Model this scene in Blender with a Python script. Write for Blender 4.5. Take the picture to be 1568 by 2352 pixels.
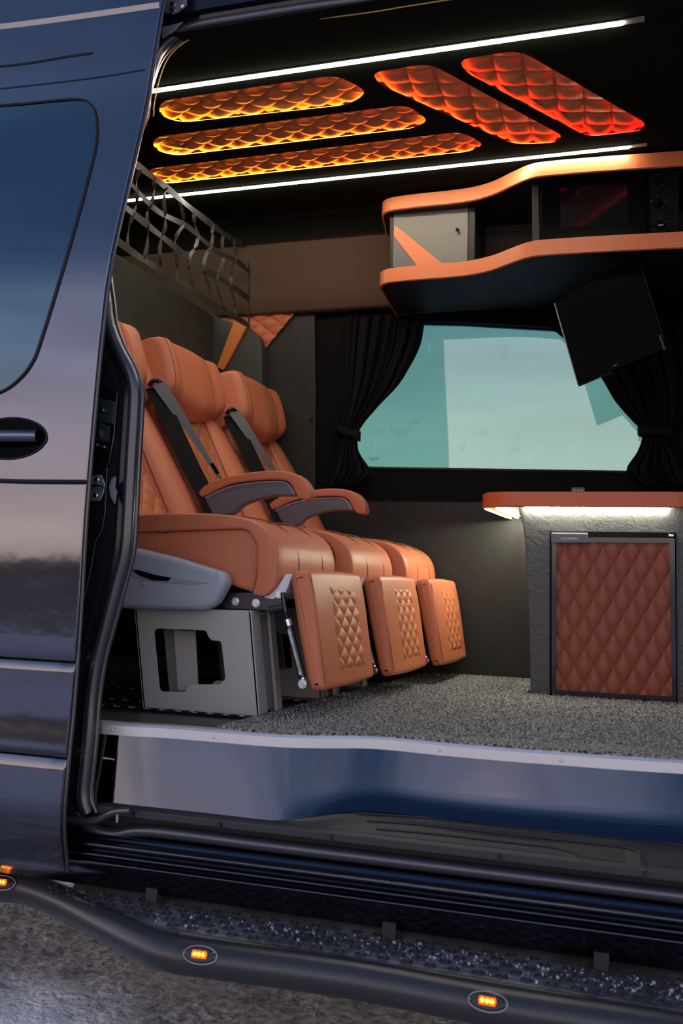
import bpy, bmesh, math, random
from mathutils import Vector, Matrix, noise
random.seed(7)
R = math.radians
scene = bpy.context.scene
for o in list(bpy.data.objects): bpy.data.objects.remove(o)

# ------------------------------------------------------------------ camera
FPX, CAMH = 2221.34, 0.342
XC = Vector((0.95033106, 0.00644387, -0.31117416))   # world X (along the van) seen by the lens
YC = Vector((0.30953888, 0.08484606, 0.94709389))    # world Y (into the van)
ZC = Vector((0.03250485, -0.99637323, 0.07863721))   # world Z (up)
cam_d = bpy.data.cameras.new('camera'); cam = bpy.data.objects.new('camera', cam_d)
scene.collection.objects.link(cam); scene.camera = cam
rx = Vector((XC.x, YC.x, ZC.x)); up = -Vector((XC.y, YC.y, ZC.y)); bk = -Vector((XC.z, YC.z, ZC.z))
cam.matrix_world = Matrix(((rx.x, up.x, bk.x, 0), (rx.y, up.y, bk.y, 0), (rx.z, up.z, bk.z, CAMH), (0, 0, 0, 1)))
cam_d.sensor_fit = 'VERTICAL'; cam_d.sensor_height = 36; cam_d.sensor_width = 24
cam_d.lens = FPX / 2352 * 36
cam_d.clip_start = 0.05; cam_d.clip_end = 500
cam_d.dof.use_dof = True; cam_d.dof.focus_distance = 2.95; cam_d.dof.aperture_fstop = 4.0

# ------------------------------------------------------------------ view, world
vs = scene.view_settings
vs.view_transform = 'Standard'; vs.look = 'None'; vs.gamma = 1; vs.exposure = 0.5
vs.use_curve_mapping = False
SKY = 1.15
LED_STRENGTH = 52.0
W = bpy.data.worlds.new('dusk_sky'); scene.world = W; W.use_nodes = True
nt = W.node_tree; nt.nodes.clear()
def nn(t, **k):
    n = nt.nodes.new(t)
    for a, b in k.items(): setattr(n, a, b)
    return n
def ramp(n, stops):
    e = n.color_ramp.elements
    while len(e) > 1: e.remove(e[-1])
    e[0].position = stops[0][0]; e[0].color = (*stops[0][1], 1)
    for p, c in stops[1:]:
        x = e.new(p); x.color = (*c, 1)
tc = nn('ShaderNodeTexCoord'); sx = nn('ShaderNodeSeparateXYZ')
nt.links.new(tc.outputs['Generated'], sx.inputs[0])
r1 = nn('ShaderNodeValToRGB')
ramp(r1, [(0.0, (1.15, .93, .80)), (.06, (1.35, 1.10, .95)), (.2, (1.02, .88, .92)), (.38, (.62, .66, .88)),
          (.62, (.17, .26, .46)), (.85, (.045, .10, .22)), (1, (.03, .07, .18))])
nt.links.new(sx.outputs['Z'], r1.inputs[0])
# thin drifting clouds
mp = nn('ShaderNodeMapping'); mp.inputs['Scale'].default_value = (1.2, 1.2, 7)
nt.links.new(tc.outputs['Generated'], mp.inputs[0])
nz = nn('ShaderNodeTexNoise'); nz.inputs['Scale'].default_value = 2.2; nz.inputs['Detail'].default_value = 5
nt.links.new(mp.outputs[0], nz.inputs[0])
r2 = nn('ShaderNodeValToRGB'); ramp(r2, [(.3, (.82, .82, .84)), (.7, (1.16, 1.14, 1.12))])
nt.links.new(nz.outputs[0], r2.inputs[0])
mx = nn('ShaderNodeMix', data_type='RGBA', blend_type='MULTIPLY'); mx.inputs[0].default_value = 1
nt.links.new(r1.outputs[0], mx.inputs[6]); nt.links.new(r2.outputs[0], mx.inputs[7])
# distant tree line on the horizon of the open (-Y) side
nz2 = nn('ShaderNodeTexNoise'); nz2.inputs['Scale'].default_value = 9; nz2.inputs['Detail'].default_value = 6
nt.links.new(tc.outputs['Generated'], nz2.inputs[0])
m1 = nn('ShaderNodeMath', operation='MULTIPLY_ADD'); m1.inputs[1].default_value = .09; m1.inputs[2].default_value = -.014
nt.links.new(nz2.outputs[0], m1.inputs[0])
m2 = nn('ShaderNodeMath', operation='LESS_THAN'); nt.links.new(sx.outputs['Z'], m2.inputs[0]); nt.links.new(m1.outputs[0], m2.inputs[1])
m3 = nn('ShaderNodeMath', operation='LESS_THAN'); nt.links.new(sx.outputs['Y'], m3.inputs[0]); m3.inputs[1].default_value = -.1
m4 = nn('ShaderNodeMath', operation='MULTIPLY'); nt.links.new(m2.outputs[0], m4.inputs[0]); nt.links.new(m3.outputs[0], m4.inputs[1])
mx2 = nn('ShaderNodeMix', data_type='RGBA'); nt.links.new(m4.outputs[0], mx2.inputs[0])
nt.links.new(mx.outputs[2], mx2.inputs[6]); mx2.inputs[7].default_value = (.05, .045, .05, 1)
bg = nn('ShaderNodeBackground'); bg.inputs[1].default_value = SKY
nt.links.new(mx2.outputs[2], bg.inputs[0])
wo = nn('ShaderNodeOutputWorld'); nt.links.new(bg.outputs[0], wo.inputs[0])

# ------------------------------------------------------------------ measuring: a pixel of the photo on a plane of the place
def at(px, py, X=None, Y=None, Z=None):
    c = Vector(((px - 784) / FPX, (py - 1176) / FPX, 1))
    r = Vector((XC.dot(c), YC.dot(c), ZC.dot(c)))
    t = Y / r.y if Y is not None else ((Z - CAMH) / r.z if Z is not None else X / r.x)
    return r * t + Vector((0, 0, CAMH))
def xz(Y, *pts):
    return [(at(a, b, Y=Y).x, at(a, b, Y=Y).z) for a, b in pts]

# ------------------------------------------------------------------ materials
MATS = {}
def material(name, col, rough=.5, metal=0.0, spec=.5, bump=None, coat=0, col2=None, cscale=20, emit=None, es=0, bump2=None, sheen=0, aniso=None):
    if name in MATS: return MATS[name]
    m = bpy.data.materials.new(name); m.use_nodes = True
    t = m.node_tree; b = t.nodes['Principled BSDF']
    b.inputs['Base Color'].default_value = (*col, 1); b.inputs['Roughness'].default_value = rough
    b.inputs['Metallic'].default_value = metal; b.inputs['Specular IOR Level'].default_value = spec
    b.inputs['Coat Weight'].default_value = coat; b.inputs['Sheen Weight'].default_value = sheen
    c = t.nodes.new('ShaderNodeTexCoord')
    if col2:
        n = t.nodes.new('ShaderNodeTexNoise'); n.inputs['Scale'].default_value = cscale; n.inputs['Detail'].default_value = 4
        t.links.new(c.outputs['Object'], n.inputs[0])
        rr = t.nodes.new('ShaderNodeValToRGB'); ramp(rr, [(.38, col), (.62, col2)])
        t.links.new(n.outputs[0], rr.inputs[0]); t.links.new(rr.outputs[0], b.inputs['Base Color'])
    last = None
    for bp in (bump, bump2):
        if not bp: continue
        kind, sc, st, dist = bp
        if kind == 'vor':
            n = t.nodes.new('ShaderNodeTexVoronoi'); n.feature = 'DISTANCE_TO_EDGE'; out = n.outputs[0]
        else:
            n = t.nodes.new('ShaderNodeTexNoise'); n.inputs['Detail'].default_value = 5; out = n.outputs[0]
        n.inputs['Scale'].default_value = sc
        mpn = t.nodes.new('ShaderNodeMapping')
        if kind == 'wrinkle': mpn.inputs['Scale'].default_value = (1, 1, 1.0); n.inputs['Distortion'].default_value = 1.8
        t.links.new(c.outputs['Object'], mpn.inputs[0]); t.links.new(mpn.outputs[0], n.inputs[0])
        bn = t.nodes.new('ShaderNodeBump'); bn.inputs['Strength'].default_value = st; bn.inputs['Distance'].default_value = dist
        t.links.new(out, bn.inputs['Height'])
        if last: t.links.new(last.outputs[0], bn.inputs['Normal'])
        last = bn
    if last: t.links.new(last.outputs[0], b.inputs['Normal'])
    if emit:
        b.inputs['Emission Color'].default_value = (*emit, 1); b.inputs['Emission Strength'].default_value = es
    MATS[name] = m
    return m
PAINT = material('black_paint', (.15, .15, .172), .07, 1.0, bump=('noise', 2.5, .06, .02))
PAINTD = material('black_paint_shut', (.010, .010, .013), .16, 0, .3)
RUBBER = material('rubber_seal', (.022, .023, .030), .30, 0, .9)
RUBBERM = material('rubber_matt', (.01, .01, .012), .6, 0, .4)
PLAST = material('black_plastic', (.02, .021, .024), .45, 0, .5, bump=('noise', 300, .15, .002))
GLOSSB = material('gloss_black', (.005, .005, .006), .08, 0, .4)
SCREEN = material('dark_screen', (.0015, .002, .002), .2, 0, .02)
VINYL = material('black_vinyl', (.013, .0133, .0118), .46, 0, .3, bump=('wrinkle', 22, .35, .003), bump2=('vor', 260, .25, .001))
VINYLD = material('ceiling_vinyl', (.013, .013, .0095), .8, 0, 0.0, bump=('vor', 220, .3, .001))
FABRIC = material('wall_fabric', (.040, .038, .036), .85, 0, .2, bump=('noise', 500, .3, .001))
FELT = material('wall_felt_brown', (.125, .088, .062), .9, 0, .2, bump=('noise', 600, .35, .001))
CLOTH = material('curtain_cloth', (.009, .009, .0095), .8, 0, .06, bump=('noise', 700, .3, .001))
LEATHER = material('tan_leather', (.50, .152, .070), .46, 0, .35, bump=('vor', 420, .22, .0008), bump2=('noise', 14, .12, .01))
LEATHER2 = material('tan_leather_perforated', (.46, .138, .056), .5, 0, .35, bump=('vor', 520, .35, .0008))
PADL = material('ceiling_leather', (.50, .19, .07), .42, 0, .4, bump=('vor', 300, .15, .001))
FRIDGEL = material('brown_leather', (.24, .058, .028), .45, 0, .4, bump=('vor', 420, .4, .001))
EDGE = material('orange_edging', (.60, .165, .055), .4, 0, .45, bump=('noise', 60, .05, .002))
EDGE2 = material('red_orange_edging', (.50, .10, .035), .4, 0, .45, bump=('noise', 60, .05, .002))
THREAD = material('thread', (.30, .075, .03), .7)
PIPE = material('piping_leather', (.24, .065, .03), .45)
GREYP = material('grey_plastic', (.30, .32, .36), .42, 0, .5, bump=('noise', 200, .08, .001))
GREYD = material('grey_armrest', (.115, .12, .135), .42, 0, .5, bump=('noise', 300, .1, .001))
GREYM = material('powder_grey', (.36, .35, .33), .42, .1, .5, bump=('noise', 240, .12, .001))
STEEL = material('bright_steel', (.55, .56, .58), .25, 1.0)
DSTEEL = material('dark_steel', (.05, .055, .06), .35, .8)
ALU = material('brushed_aluminium', (.66, .655, .66), .5, 1.0, bump=('noise', 90, .04, .001))
BELT = material('belt_webbing', (.06, .063, .062), .42, 0, .5, bump=('noise', 400, .3, .001))
WEB = material('net_webbing', (.028, .029, .025), .55, 0, .4)
CARPET = material('speckled_carpet', (.02, .021, .023), .95, 0, .2, col2=(.34, .34, .32), cscale=150, bump=('noise', 190, 1.0, .006))
FLOORV = material('floor_vinyl', (.035, .036, .038), .4, 0, .5, bump=('noise', 50, .1, .001))
GLOSSF = material('fridge_frame_gloss', (.035, .036, .045), .12, .3, .6)
CABDOOR = material('lit_vinyl_door', (.15, .148, .125), .5, 0, .4, bump=('wrinkle', 22, .5, .003))  # black vinyl, its colour paled as though strongly lit
WHITE = material('white_print', (.8, .8, .8), .5)
ZINC = material('zinc_plate', (.42, .5, .55), .3, .8)
RED = material('red_dot', (.5, .02, .01), .4)
NAVY = material('navy_tag', (.02, .03, .08), .6)
FLOCK = material('dash_black', (.004, .004, .0045), .7, 0, .08)
def emitter(name, col, s):
    m = bpy.data.materials.new(name); m.use_nodes = True; t = m.node_tree; t.nodes.clear()
    e = t.nodes.new('ShaderNodeEmission'); e.inputs[0].default_value = (*col, 1); e.inputs[1].default_value = s
    o = t.nodes.new('ShaderNodeOutputMaterial'); t.links.new(e.outputs[0], o.inputs[0]); MATS[name] = m
    return m
LEDW = emitter('led_white', (1.0, .97, .80), LED_STRENGTH)
LEDT = emitter('led_table', (1.0, .96, .74), 150)
LEDWARM = emitter('led_warm', (1.0, .50, .10), 12)
AMBER = emitter('amber_led', (1.0, .10, .003), 1.6)
AMBERH = emitter('amber_led_core', (1.0, .42, .03), 7)
LEDEND = material('led_profile_end', (.35, .35, .33), .35, .2, .5)
def led_gradient(name, x0, c0, x1, c1, s):
    m = bpy.data.materials.new(name); m.use_nodes = True; t = m.node_tree; t.nodes.clear()
    g = t.nodes.new('ShaderNodeNewGeometry'); sp = t.nodes.new('ShaderNodeSeparateXYZ'); mr = t.nodes.new('ShaderNodeMapRange')
    mr.inputs[1].default_value = x0; mr.inputs[2].default_value = x1
    cr = t.nodes.new('ShaderNodeValToRGB'); ramp(cr, [(0, c0), (1, c1)])
    e = t.nodes.new('ShaderNodeEmission'); e.inputs[1].default_value = s; o = t.nodes.new('ShaderNodeOutputMaterial')
    t.links.new(g.outputs['Position'], sp.inputs[0]); t.links.new(sp.outputs['X'], mr.inputs[0]); t.links.new(mr.outputs[0], cr.inputs[0])
    t.links.new(cr.outputs[0], e.inputs[0]); t.links.new(e.outputs[0], o.inputs[0])
    return m
def glass(name, tint, gloss=.06, rough=0.02, smudge=False):
    m = bpy.data.materials.new(name); m.use_nodes = True; t = m.node_tree; t.nodes.clear()
    a = t.nodes.new('ShaderNodeBsdfTransparent'); a.inputs[0].default_value = (*tint, 1)
    g = t.nodes.new('ShaderNodeBsdfGlossy'); g.inputs['Roughness'].default_value = rough; g.inputs[0].default_value = (.9, 1, 1, 1)
    x = t.nodes.new('ShaderNodeMixShader'); x.inputs[0].default_value = gloss; o = t.nodes.new('ShaderNodeOutputMaterial')
    t.links.new(a.outputs[0], x.inputs[1]); t.links.new(g.outputs[0], x.inputs[2]); t.links.new(x.outputs[0], o.inputs[0])
    if smudge:
        c = t.nodes.new('ShaderNodeTexCoord'); n = t.nodes.new('ShaderNodeTexNoise'); n.inputs['Scale'].default_value = 9
        n.inputs['Detail'].default_value = 2
        rr = t.nodes.new('ShaderNodeValToRGB'); ramp(rr, [(.28, tuple(v * .86 for v in tint)), (.36, tint), (.6, tint), (1, tuple(v * 1.06 for v in tint))])
        t.links.new(c.outputs['Object'], n.inputs[0]); t.links.new(n.outputs[0], rr.inputs[0]); t.links.new(rr.outputs[0], a.inputs[0])
    return m

# ------------------------------------------------------------------ mesh helpers
ORG = {}
COL = scene.collection
def obj(name, verts, faces, mat, parent=None, smooth=True, bevel=0, ang=35, seg=3, subsurf=0, label=None, ztop=False):
    vs_ = [Vector(v) for v in verts]
    if parent is not None: o0 = ORG[parent]
    else:
        lo = [min(v[i] for v in vs_) for i in range(3)]; hi = [max(v[i] for v in vs_) for i in range(3)]
        o0 = Vector(((lo[0] + hi[0]) / 2, (lo[1] + hi[1]) / 2, hi[2] if ztop else lo[2]))
    me = bpy.data.meshes.new(name)
    me.from_pydata([v - o0 for v in vs_], [], faces); me.validate()
    bm = bmesh.new(); bm.from_mesh(me); bmesh.ops.recalc_face_normals(bm, faces=bm.faces[:]); bm.to_mesh(me); bm.free()
    if mat: me.materials.append(mat)
    if smooth:
        me.shade_smooth()
        if not subsurf: me.set_sharp_from_angle(angle=R(ang))
    o = bpy.data.objects.new(name, me); COL.objects.link(o)
    if parent is not None: o.parent = parent
    else: o.location = o0
    ORG[o] = o0
    if bevel:
        b = o.modifiers.new('bevel', 'BEVEL'); b.width = bevel; b.segments = seg; b.limit_method = 'ANGLE'; b.angle_limit = R(40)
    if subsurf:
        s = o.modifiers.new('sub', 'SUBSURF'); s.levels = s.render_levels = subsurf
    if label: o['label'] = label
    return o
def thing(name, label, cat, loc, group=None):
    o = bpy.data.objects.new(name, None); COL.objects.link(o); o.location = loc; o.empty_display_size = .1
    ORG[o] = Vector(loc); o['label'] = label; o['category'] = cat
    if group: o['group'] = group
    return o
def tag(o, label, cat, group=None):
    o['label'] = label; o['category'] = cat
    if group: o['group'] = group
    return o
def struct(o): o['kind'] = 'structure'; return o
def join(*parts):
    V, F = [], []
    for v, f in parts:
        k = len(V); V += [Vector(x) for x in v]; F += [tuple(i + k for i in q) for q in f]
    return V, F
def boxg(x0, x1, y0, y1, z0, z1):
    v = [(x, y, z) for x in (x0, x1) for y in (y0, y1) for z in (z0, z1)]
    return v, [(0, 1, 3, 2), (4, 6, 7, 5), (0, 4, 5, 1), (2, 3, 7, 6), (0, 2, 6, 4), (1, 5, 7, 3)]
def prismg(poly, a, b, ax='y'):
    """poly in the plane across ax ('y': x,z; 'z': x,y; 'x': y,z), swept from a to b"""
    f3 = {'y': lambda p, t: (p[0], t, p[1]), 'z': lambda p, t: (p[0], p[1], t), 'x': lambda p, t: (t, p[0], p[1])}[ax]
    n = len(poly)
    v = [f3(p, a) for p in poly] + [f3(p, b) for p in poly]
    return v, [tuple(range(n)), tuple(range(2 * n - 1, n - 1, -1))] + [(i, (i + 1) % n, (i + 1) % n + n, i + n) for i in range(n)]
def fillet(pts, r, n=5, closed=True):
    out = []; N = len(pts)
    rs = r if isinstance(r, (list, tuple)) else [r] * N
    for i, p in enumerate(pts):
        p = Vector(p)
        if not closed and i in (0, N - 1): out.append(tuple(p)); continue
        a = Vector(pts[i - 1]) - p; b = Vector(pts[(i + 1) % N]) - p
        la, lb = a.length, b.length
        k = min(rs[i], la * .48, lb * .48)
        if k < 1e-5: out.append(tuple(p)); continue
        A = p + a / la * k; B = p + b / lb * k
        for j in range(n + 1):
            t = j / n
            out.append(tuple(A * (1 - t) ** 2 + p * 2 * t * (1 - t) + B * t * t))
    return out
def catmull(pts, n=6, closed=False):
    P = [Vector(p) for p in pts]; N = len(P); out = []
    for i in range(N if closed else N - 1):
        p0 = P[(i - 1) % N] if closed or i > 0 else P[0]; p1 = P[i]; p2 = P[(i + 1) % N]
        p3 = P[(i + 2) % N] if closed or i + 2 < N else P[-1]
        for j in range(n):
            t = j / n
            out.append(.5 * ((2 * p1) + (p2 - p0) * t + (2 * p0 - 5 * p1 + 4 * p2 - p3) * t * t + (3 * p1 - p0 - 3 * p2 + p3) * t ** 3))
    if not closed: out.append(P[-1])
    return out
def tubeg(pts, r, n=10, closed=False, flat=1.0):
    P = [Vector(p) for p in pts]; N = len(P); V, F = [], []
    up_ = None
    for i in range(N):
        a = P[(i - 1) % N] if closed or i > 0 else P[0]; b = P[(i + 1) % N] if closed or i < N - 1 else P[-1]
        d = (b - a).normalized()
        if up_ is None: up_ = Vector((0, 0, 1)) if abs(d.z) < .9 else Vector((1, 0, 0))
        s = d.cross(up_).normalized(); u = s.cross(d).normalized(); up_ = u
        for k in range(n):
            an = 2 * math.pi * k / n
            V.append(P[i] + s * (r * math.cos(an)) + u * (r * flat * math.sin(an)))
    M = N if closed else N - 1
    for i in range(M):
        for k in range(n):
            F.append((i * n + k, i * n + (k + 1) % n, ((i + 1) % N) * n + (k + 1) % n, ((i + 1) % N) * n + k))
    if not closed:
        F.append(tuple(range(n))); F.append(tuple(range(N * n - 1, (N - 1) * n - 1, -1)))
    return V, F
def stripg(pts, wdir, w, t, tdir):
    """flat strap: centreline pts, half-width dirs, thickness"""
    V, F = [], []
    for i, p in enumerate(pts):
        wd = wdir[i] if isinstance(wdir, list) else Vector(wdir); p = Vector(p); td = Vector(tdir)
        for a, b in ((-1, -1), (1, -1), (1, 1), (-1, 1)): V.append(p + wd * (a * w / 2) + td * (b * t / 2))
    for i in range(len(pts) - 1):
        for k in range(4): F.append((i * 4 + k, i * 4 + (k + 1) % 4, i * 4 + 4 + (k + 1) % 4, i * 4 + 4 + k))
    e = (len(pts) - 1) * 4
    F += [(0, 1, 2, 3), (e + 3, e + 2, e + 1, e)]
    return V, F
def discg(c, nrm, r, h, n=16, r2=None):
    c = Vector(c); d = Vector(nrm).normalized(); s = d.orthogonal().normalized(); u = d.cross(s); V = []
    for k, rr in ((0, r), (1, r2 if r2 is not None else r)):
        for i in range(n):
            a = 2 * math.pi * i / n; V.append(c + d * (h * k) + s * (rr * math.cos(a)) + u * (rr * math.sin(a)))
    return V, [tuple(range(n))[::-1], tuple(range(n, 2 * n))] + [(i, (i + 1) % n, n + (i + 1) % n, n + i) for i in range(n)]
def loftg(profile, y0, y1, r, f3=None, n=5, bulge=0.0, mid=4):
    """closed 2-D profile swept along y with rounded rims of radius r, sides bulging"""
    P = [Vector(p).to_2d() if len(p) == 2 else Vector((p[0], p[1])) for p in profile]; N = len(P)
    area = sum(P[i].x * P[(i + 1) % N].y - P[(i + 1) % N].x * P[i].y for i in range(N))
    sg = 1 if area > 0 else -1
    NRM = []
    for i in range(N):
        d = P[(i + 1) % N] - P[i - 1]; q = Vector((-d.y, d.x)) * sg
        NRM.append(q.normalized() if q.length > 1e-9 else q)
    st = []
    for i in range(n + 1):
        a = (i / n) * math.pi / 2; st.append((y0 + r * (1 - math.sin(a)) if y1 > y0 else y0 - r * (1 - math.sin(a)), r * (1 - math.cos(a))))
    st = st[::-1]  # start at the rim face: inset r
    st = [(y0 + (r * (1 - math.cos(i / n * math.pi / 2))), r * (1 - math.sin(i / n * math.pi / 2))) for i in range(n + 1)]
    for i in range(1, mid): 
        t = i / mid; st.append((y0 + r + (y1 - y0 - 2 * r) * t, -bulge * math.sin(math.pi * t)))
    st += [(y1 - a + y0, b) for a, b in st[:n + 1][::-1]]
    f3 = f3 or (lambda p, y: (p.x, y, p.y))
    V, F = [], []
    for y, ins in st:
        for p, q in zip(P, NRM): V.append(f3(p + q * ins, y))
    for i in range(len(st) - 1):
        for k in range(N): F.append((i * N + k, i * N + (k + 1) % N, (i + 1) * N + (k + 1) % N, (i + 1) * N + k))
    F += [tuple(range(N)), tuple(range(len(st) * N - 1, (len(st) - 1) * N - 1, -1))]
    return V, F
def gridg(fn, nu, nv, keep=None):
    V = [fn(i / nu, j / nv) for j in range(nv + 1) for i in range(nu + 1)]
    F = []
    for j in range(nv):
        for i in range(nu):
            if keep and not keep((i + .5) / nu, (j + .5) / nv): continue
            a = j * (nu + 1) + i; F.append((a, a + 1, a + nu + 2, a + nu + 1))
    return V, F
def pillow(a, b, p=.42):
    return (abs(math.sin(math.pi * a)) * abs(math.sin(math.pi * b))) ** p
def quiltg(O, U, Vv, N, nu, nv, cu, cv, amp, edge=.0, keep=None, phase=(0, 0)):
    """diamond-quilted sheet: origin, edge vectors, normal; cu x cv diamonds"""
    O, U, Vv, N = Vector(O), Vector(U), Vector(Vv), Vector(N)
    def fn(u, v):
        a = u * cu + v * cv + phase[0]; b = u * cu - v * cv + phase[1]
        h = amp * pillow(a, b)
        if edge:
            e = min(u * U.length, (1 - u) * U.length, v * Vv.length, (1 - v) * Vv.length) / edge
            if e < 1: h = h * max(0, e) - amp * .7 * (1 - max(0, e)) ** 2
        return O + U * u + Vv * v + N * h
    return gridg(fn, nu, nv, keep)
def platehole(outline, holes, t, f3):
    cu = bpy.data.curves.new('tmp', 'CURVE'); cu.dimensions = '2D'; cu.fill_mode = 'BOTH'; cu.extrude = t / 2
    for poly in [outline] + holes:
        s = cu.splines.new('POLY'); s.points.add(len(poly) - 1); s.use_cyclic_u = True
        for i, p in enumerate(poly): s.points[i].co = (p[0], p[1], 0, 1)
    o = bpy.data.objects.new('tmp', cu); COL.objects.link(o)
    dg = bpy.context.evaluated_depsgraph_get(); me = bpy.data.meshes.new_from_object(o.evaluated_get(dg))
    V = [f3(v.co) for v in me.vertices]; F = [tuple(p.vertices) for p in me.polygons]
    bpy.data.objects.remove(o); bpy.data.curves.remove(cu); bpy.data.meshes.remove(me)
    return V, F
def textg(s, size, f3, depth=.0006):
    cu = bpy.data.curves.new('txt', 'FONT'); cu.body = s; cu.size = size; cu.extrude = depth; cu.align_x = 'CENTER'; cu.align_y = 'CENTER'
    o = bpy.data.objects.new('txt', cu); COL.objects.link(o)
    dg = bpy.context.evaluated_depsgraph_get(); me = bpy.data.meshes.new_from_object(o.evaluated_get(dg))
    V = [f3(v.co) for v in me.vertices]; F = [tuple(p.vertices) for p in me.polygons]
    bpy.data.objects.remove(o); bpy.data.curves.remove(cu); bpy.data.meshes.remove(me)
    return V, F

def addgeo(o, g, mat, smooth=True):
    """append surface relief to an existing part, in its own material"""
    me = o.data; o0 = ORG[o]; me.materials.append(mat); mi = len(me.materials) - 1
    bm = bmesh.new(); bm.from_mesh(me)
    vs_ = [bm.verts.new(Vector(v) - o0) for v in g[0]]
    for f in g[1]:
        try: q = bm.faces.new([vs_[i] for i in f]); q.material_index = mi; q.smooth = smooth
        except ValueError: pass
    bm.to_mesh(me); bm.free()
def each(name, geos, mat, parent, **k):
    return [obj(name, *g, mat, parent, **k) for g in geos]

# ------------------------------------------------------------------ van shell profile (tumblehome of the outer skin at the door)
PROF = [(-.40, 1.965), (-.318, 1.948), (-.20, 1.922), (-.067, 1.928), (.038, 1.937), (.175, 1.944), (.30, 1.947), (.44, 1.9475), (.578, 1.952),
        (.787, 1.964), (.937, 1.976), (1.115, 1.999), (1.326, 2.056), (1.563, 2.122), (1.73, 2.154), (1.896, 2.187), (2.1, 2.235), (2.3, 2.30), (2.7, 2.45)]
_pc = catmull([(z, y, 0) for z, y in PROF], 8)
def prof(z):
    if z <= _pc[0].x: return _pc[0].y
    for a, b in zip(_pc, _pc[1:]):
        if z <= b.x: return a.y + (b.y - a.y) * (z - a.x) / max(1e-9, b.x - a.x)
    return _pc[-1].y
def on_skin(px, py, off=0.0):
    y = 2.0
    for _ in range(12):
        p = at(px, py, Y=y + off); y = prof(p.z)
    p = at(px, py, Y=y + off)
    return p
ZC_ = 1.85      # ceiling height
GZ = -.74       # ground
XR, XF = -3.4, .75   # ends of the modelled cabin

# ------------------------------------------------------------------ ground
def ground_material():
    m = bpy.data.materials.new('snowy_gravel'); m.use_nodes = True; t = m.node_tree; b = t.nodes['Principled BSDF']
    b.inputs['Roughness'].default_value = .75
    c = t.nodes.new('ShaderNodeNewGeometry')
    n = t.nodes.new('ShaderNodeTexNoise'); n.inputs['Scale'].default_value = 45; n.inputs['Detail'].default_value = 6
    n2 = t.nodes.new('ShaderNodeTexNoise'); n2.inputs['Scale'].default_value = 3.5; n2.inputs['Detail'].default_value = 5
    for q in (n, n2): t.links.new(c.outputs['Position'], q.inputs[0])
    r = t.nodes.new('ShaderNodeValToRGB'); ramp(r, [(.3, (.17, .155, .15)), (.5, (.35, .33, .325)), (.72, (.6, .59, .60))])
    t.links.new(n.outputs[0], r.inputs[0])
    sp = t.nodes.new('ShaderNodeSeparateXYZ'); t.links.new(c.outputs['Position'], sp.inputs[0])
    # clean snow field away from the parking track, and snow drifted under the van
    mr = t.nodes.new('ShaderNodeMapRange'); mr.inputs[1].default_value = 1.4; mr.inputs[2].default_value = -1.5
    t.links.new(sp.outputs['Y'], mr.inputs[0])
    mr2 = t.nodes.new('ShaderNodeMapRange'); mr2.inputs[1].default_value = 2.75; mr2.inputs[2].default_value = 3.0
    t.links.new(sp.outputs['Y'], mr2.inputs[0])
    vd = t.nodes.new('ShaderNodeVectorMath'); vd.operation = 'DISTANCE'; vd.inputs[1].default_value = (-1.52, 2.02, GZ)
    t.links.new(c.outputs['Position'], vd.inputs[0])
    mr3 = t.nodes.new('ShaderNodeMapRange'); mr3.inputs[1].default_value = .42; mr3.inputs[2].default_value = .20
    t.links.new(vd.outputs['Value'], mr3.inputs[0])
    a1 = t.nodes.new('ShaderNodeMath'); a1.operation = 'MAXIMUM'; t.links.new(mr.outputs[0], a1.inputs[0]); t.links.new(mr2.outputs[0], a1.inputs[1])
    a2 = t.nodes.new('ShaderNodeMath'); a2.operation = 'MAXIMUM'; t.links.new(a1.outputs[0], a2.inputs[0]); t.links.new(mr3.outputs[0], a2.inputs[1])
    a3 = t.nodes.new('ShaderNodeMath'); a3.operation = 'MULTIPLY_ADD'; a3.inputs[1].default_value = .9; a3.inputs[2].default_value = -.45
    t.links.new(n2.outputs[0], a3.inputs[0])
    a4 = t.nodes.new('ShaderNodeMath'); a4.operation = 'ADD'; a4.use_clamp = True
    t.links.new(a2.outputs[0], a4.inputs[0]); t.links.new(a3.outputs[0], a4.inputs[1])
    x = t.nodes.new('ShaderNodeMix'); x.data_type = 'RGBA'; t.links.new(a4.outputs[0], x.inputs[0])
    t.links.new(r.outputs[0], x.inputs[6]); x.inputs[7].default_value = (.84, .85, .89, 1)
    t.links.new(x.outputs[2], b.inputs['Base Color'])
    bn = t.nodes.new('ShaderNodeBump'); bn.inputs['Strength'].default_value = .9; bn.inputs['Distance'].default_value = .02
    t.links.new(n.outputs[0], bn.inputs['Height']); t.links.new(bn.outputs[0], b.inputs['Normal'])
    return m
GM = ground_material()
def gfn(u, v):
    x = -4 + 6 * u; y = .6 + 5 * v
    h = noise.noise(Vector((x * 1.6, y * 1.6, 0))) * .03 + noise.noise(Vector((x * 7, y * 7, 3))) * .016 + noise.noise(Vector((x * 22, y * 22, 9))) * .008
    e = min(u, 1 - u, v, 1 - v) * 12
    return (x, y, GZ + h * min(1, e))
gv = gridg(gfn, 260, 220)
big = [(-120, -120), (120, -120), (120, 120), (-120, 120)]; hole = [(-4, .6), (2, .6), (2, 5.6), (-4, 5.6)]
gb = platehole(big, [hole], 0, lambda c: (c.x, c.y, GZ))
struct(obj('ground', *join(gv, gb), GM, ang=80))

# ------------------------------------------------------------------ cabin shell
def P2(px, py, Z): p = at(px, py, Z=Z); return (p.x, p.y)
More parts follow.
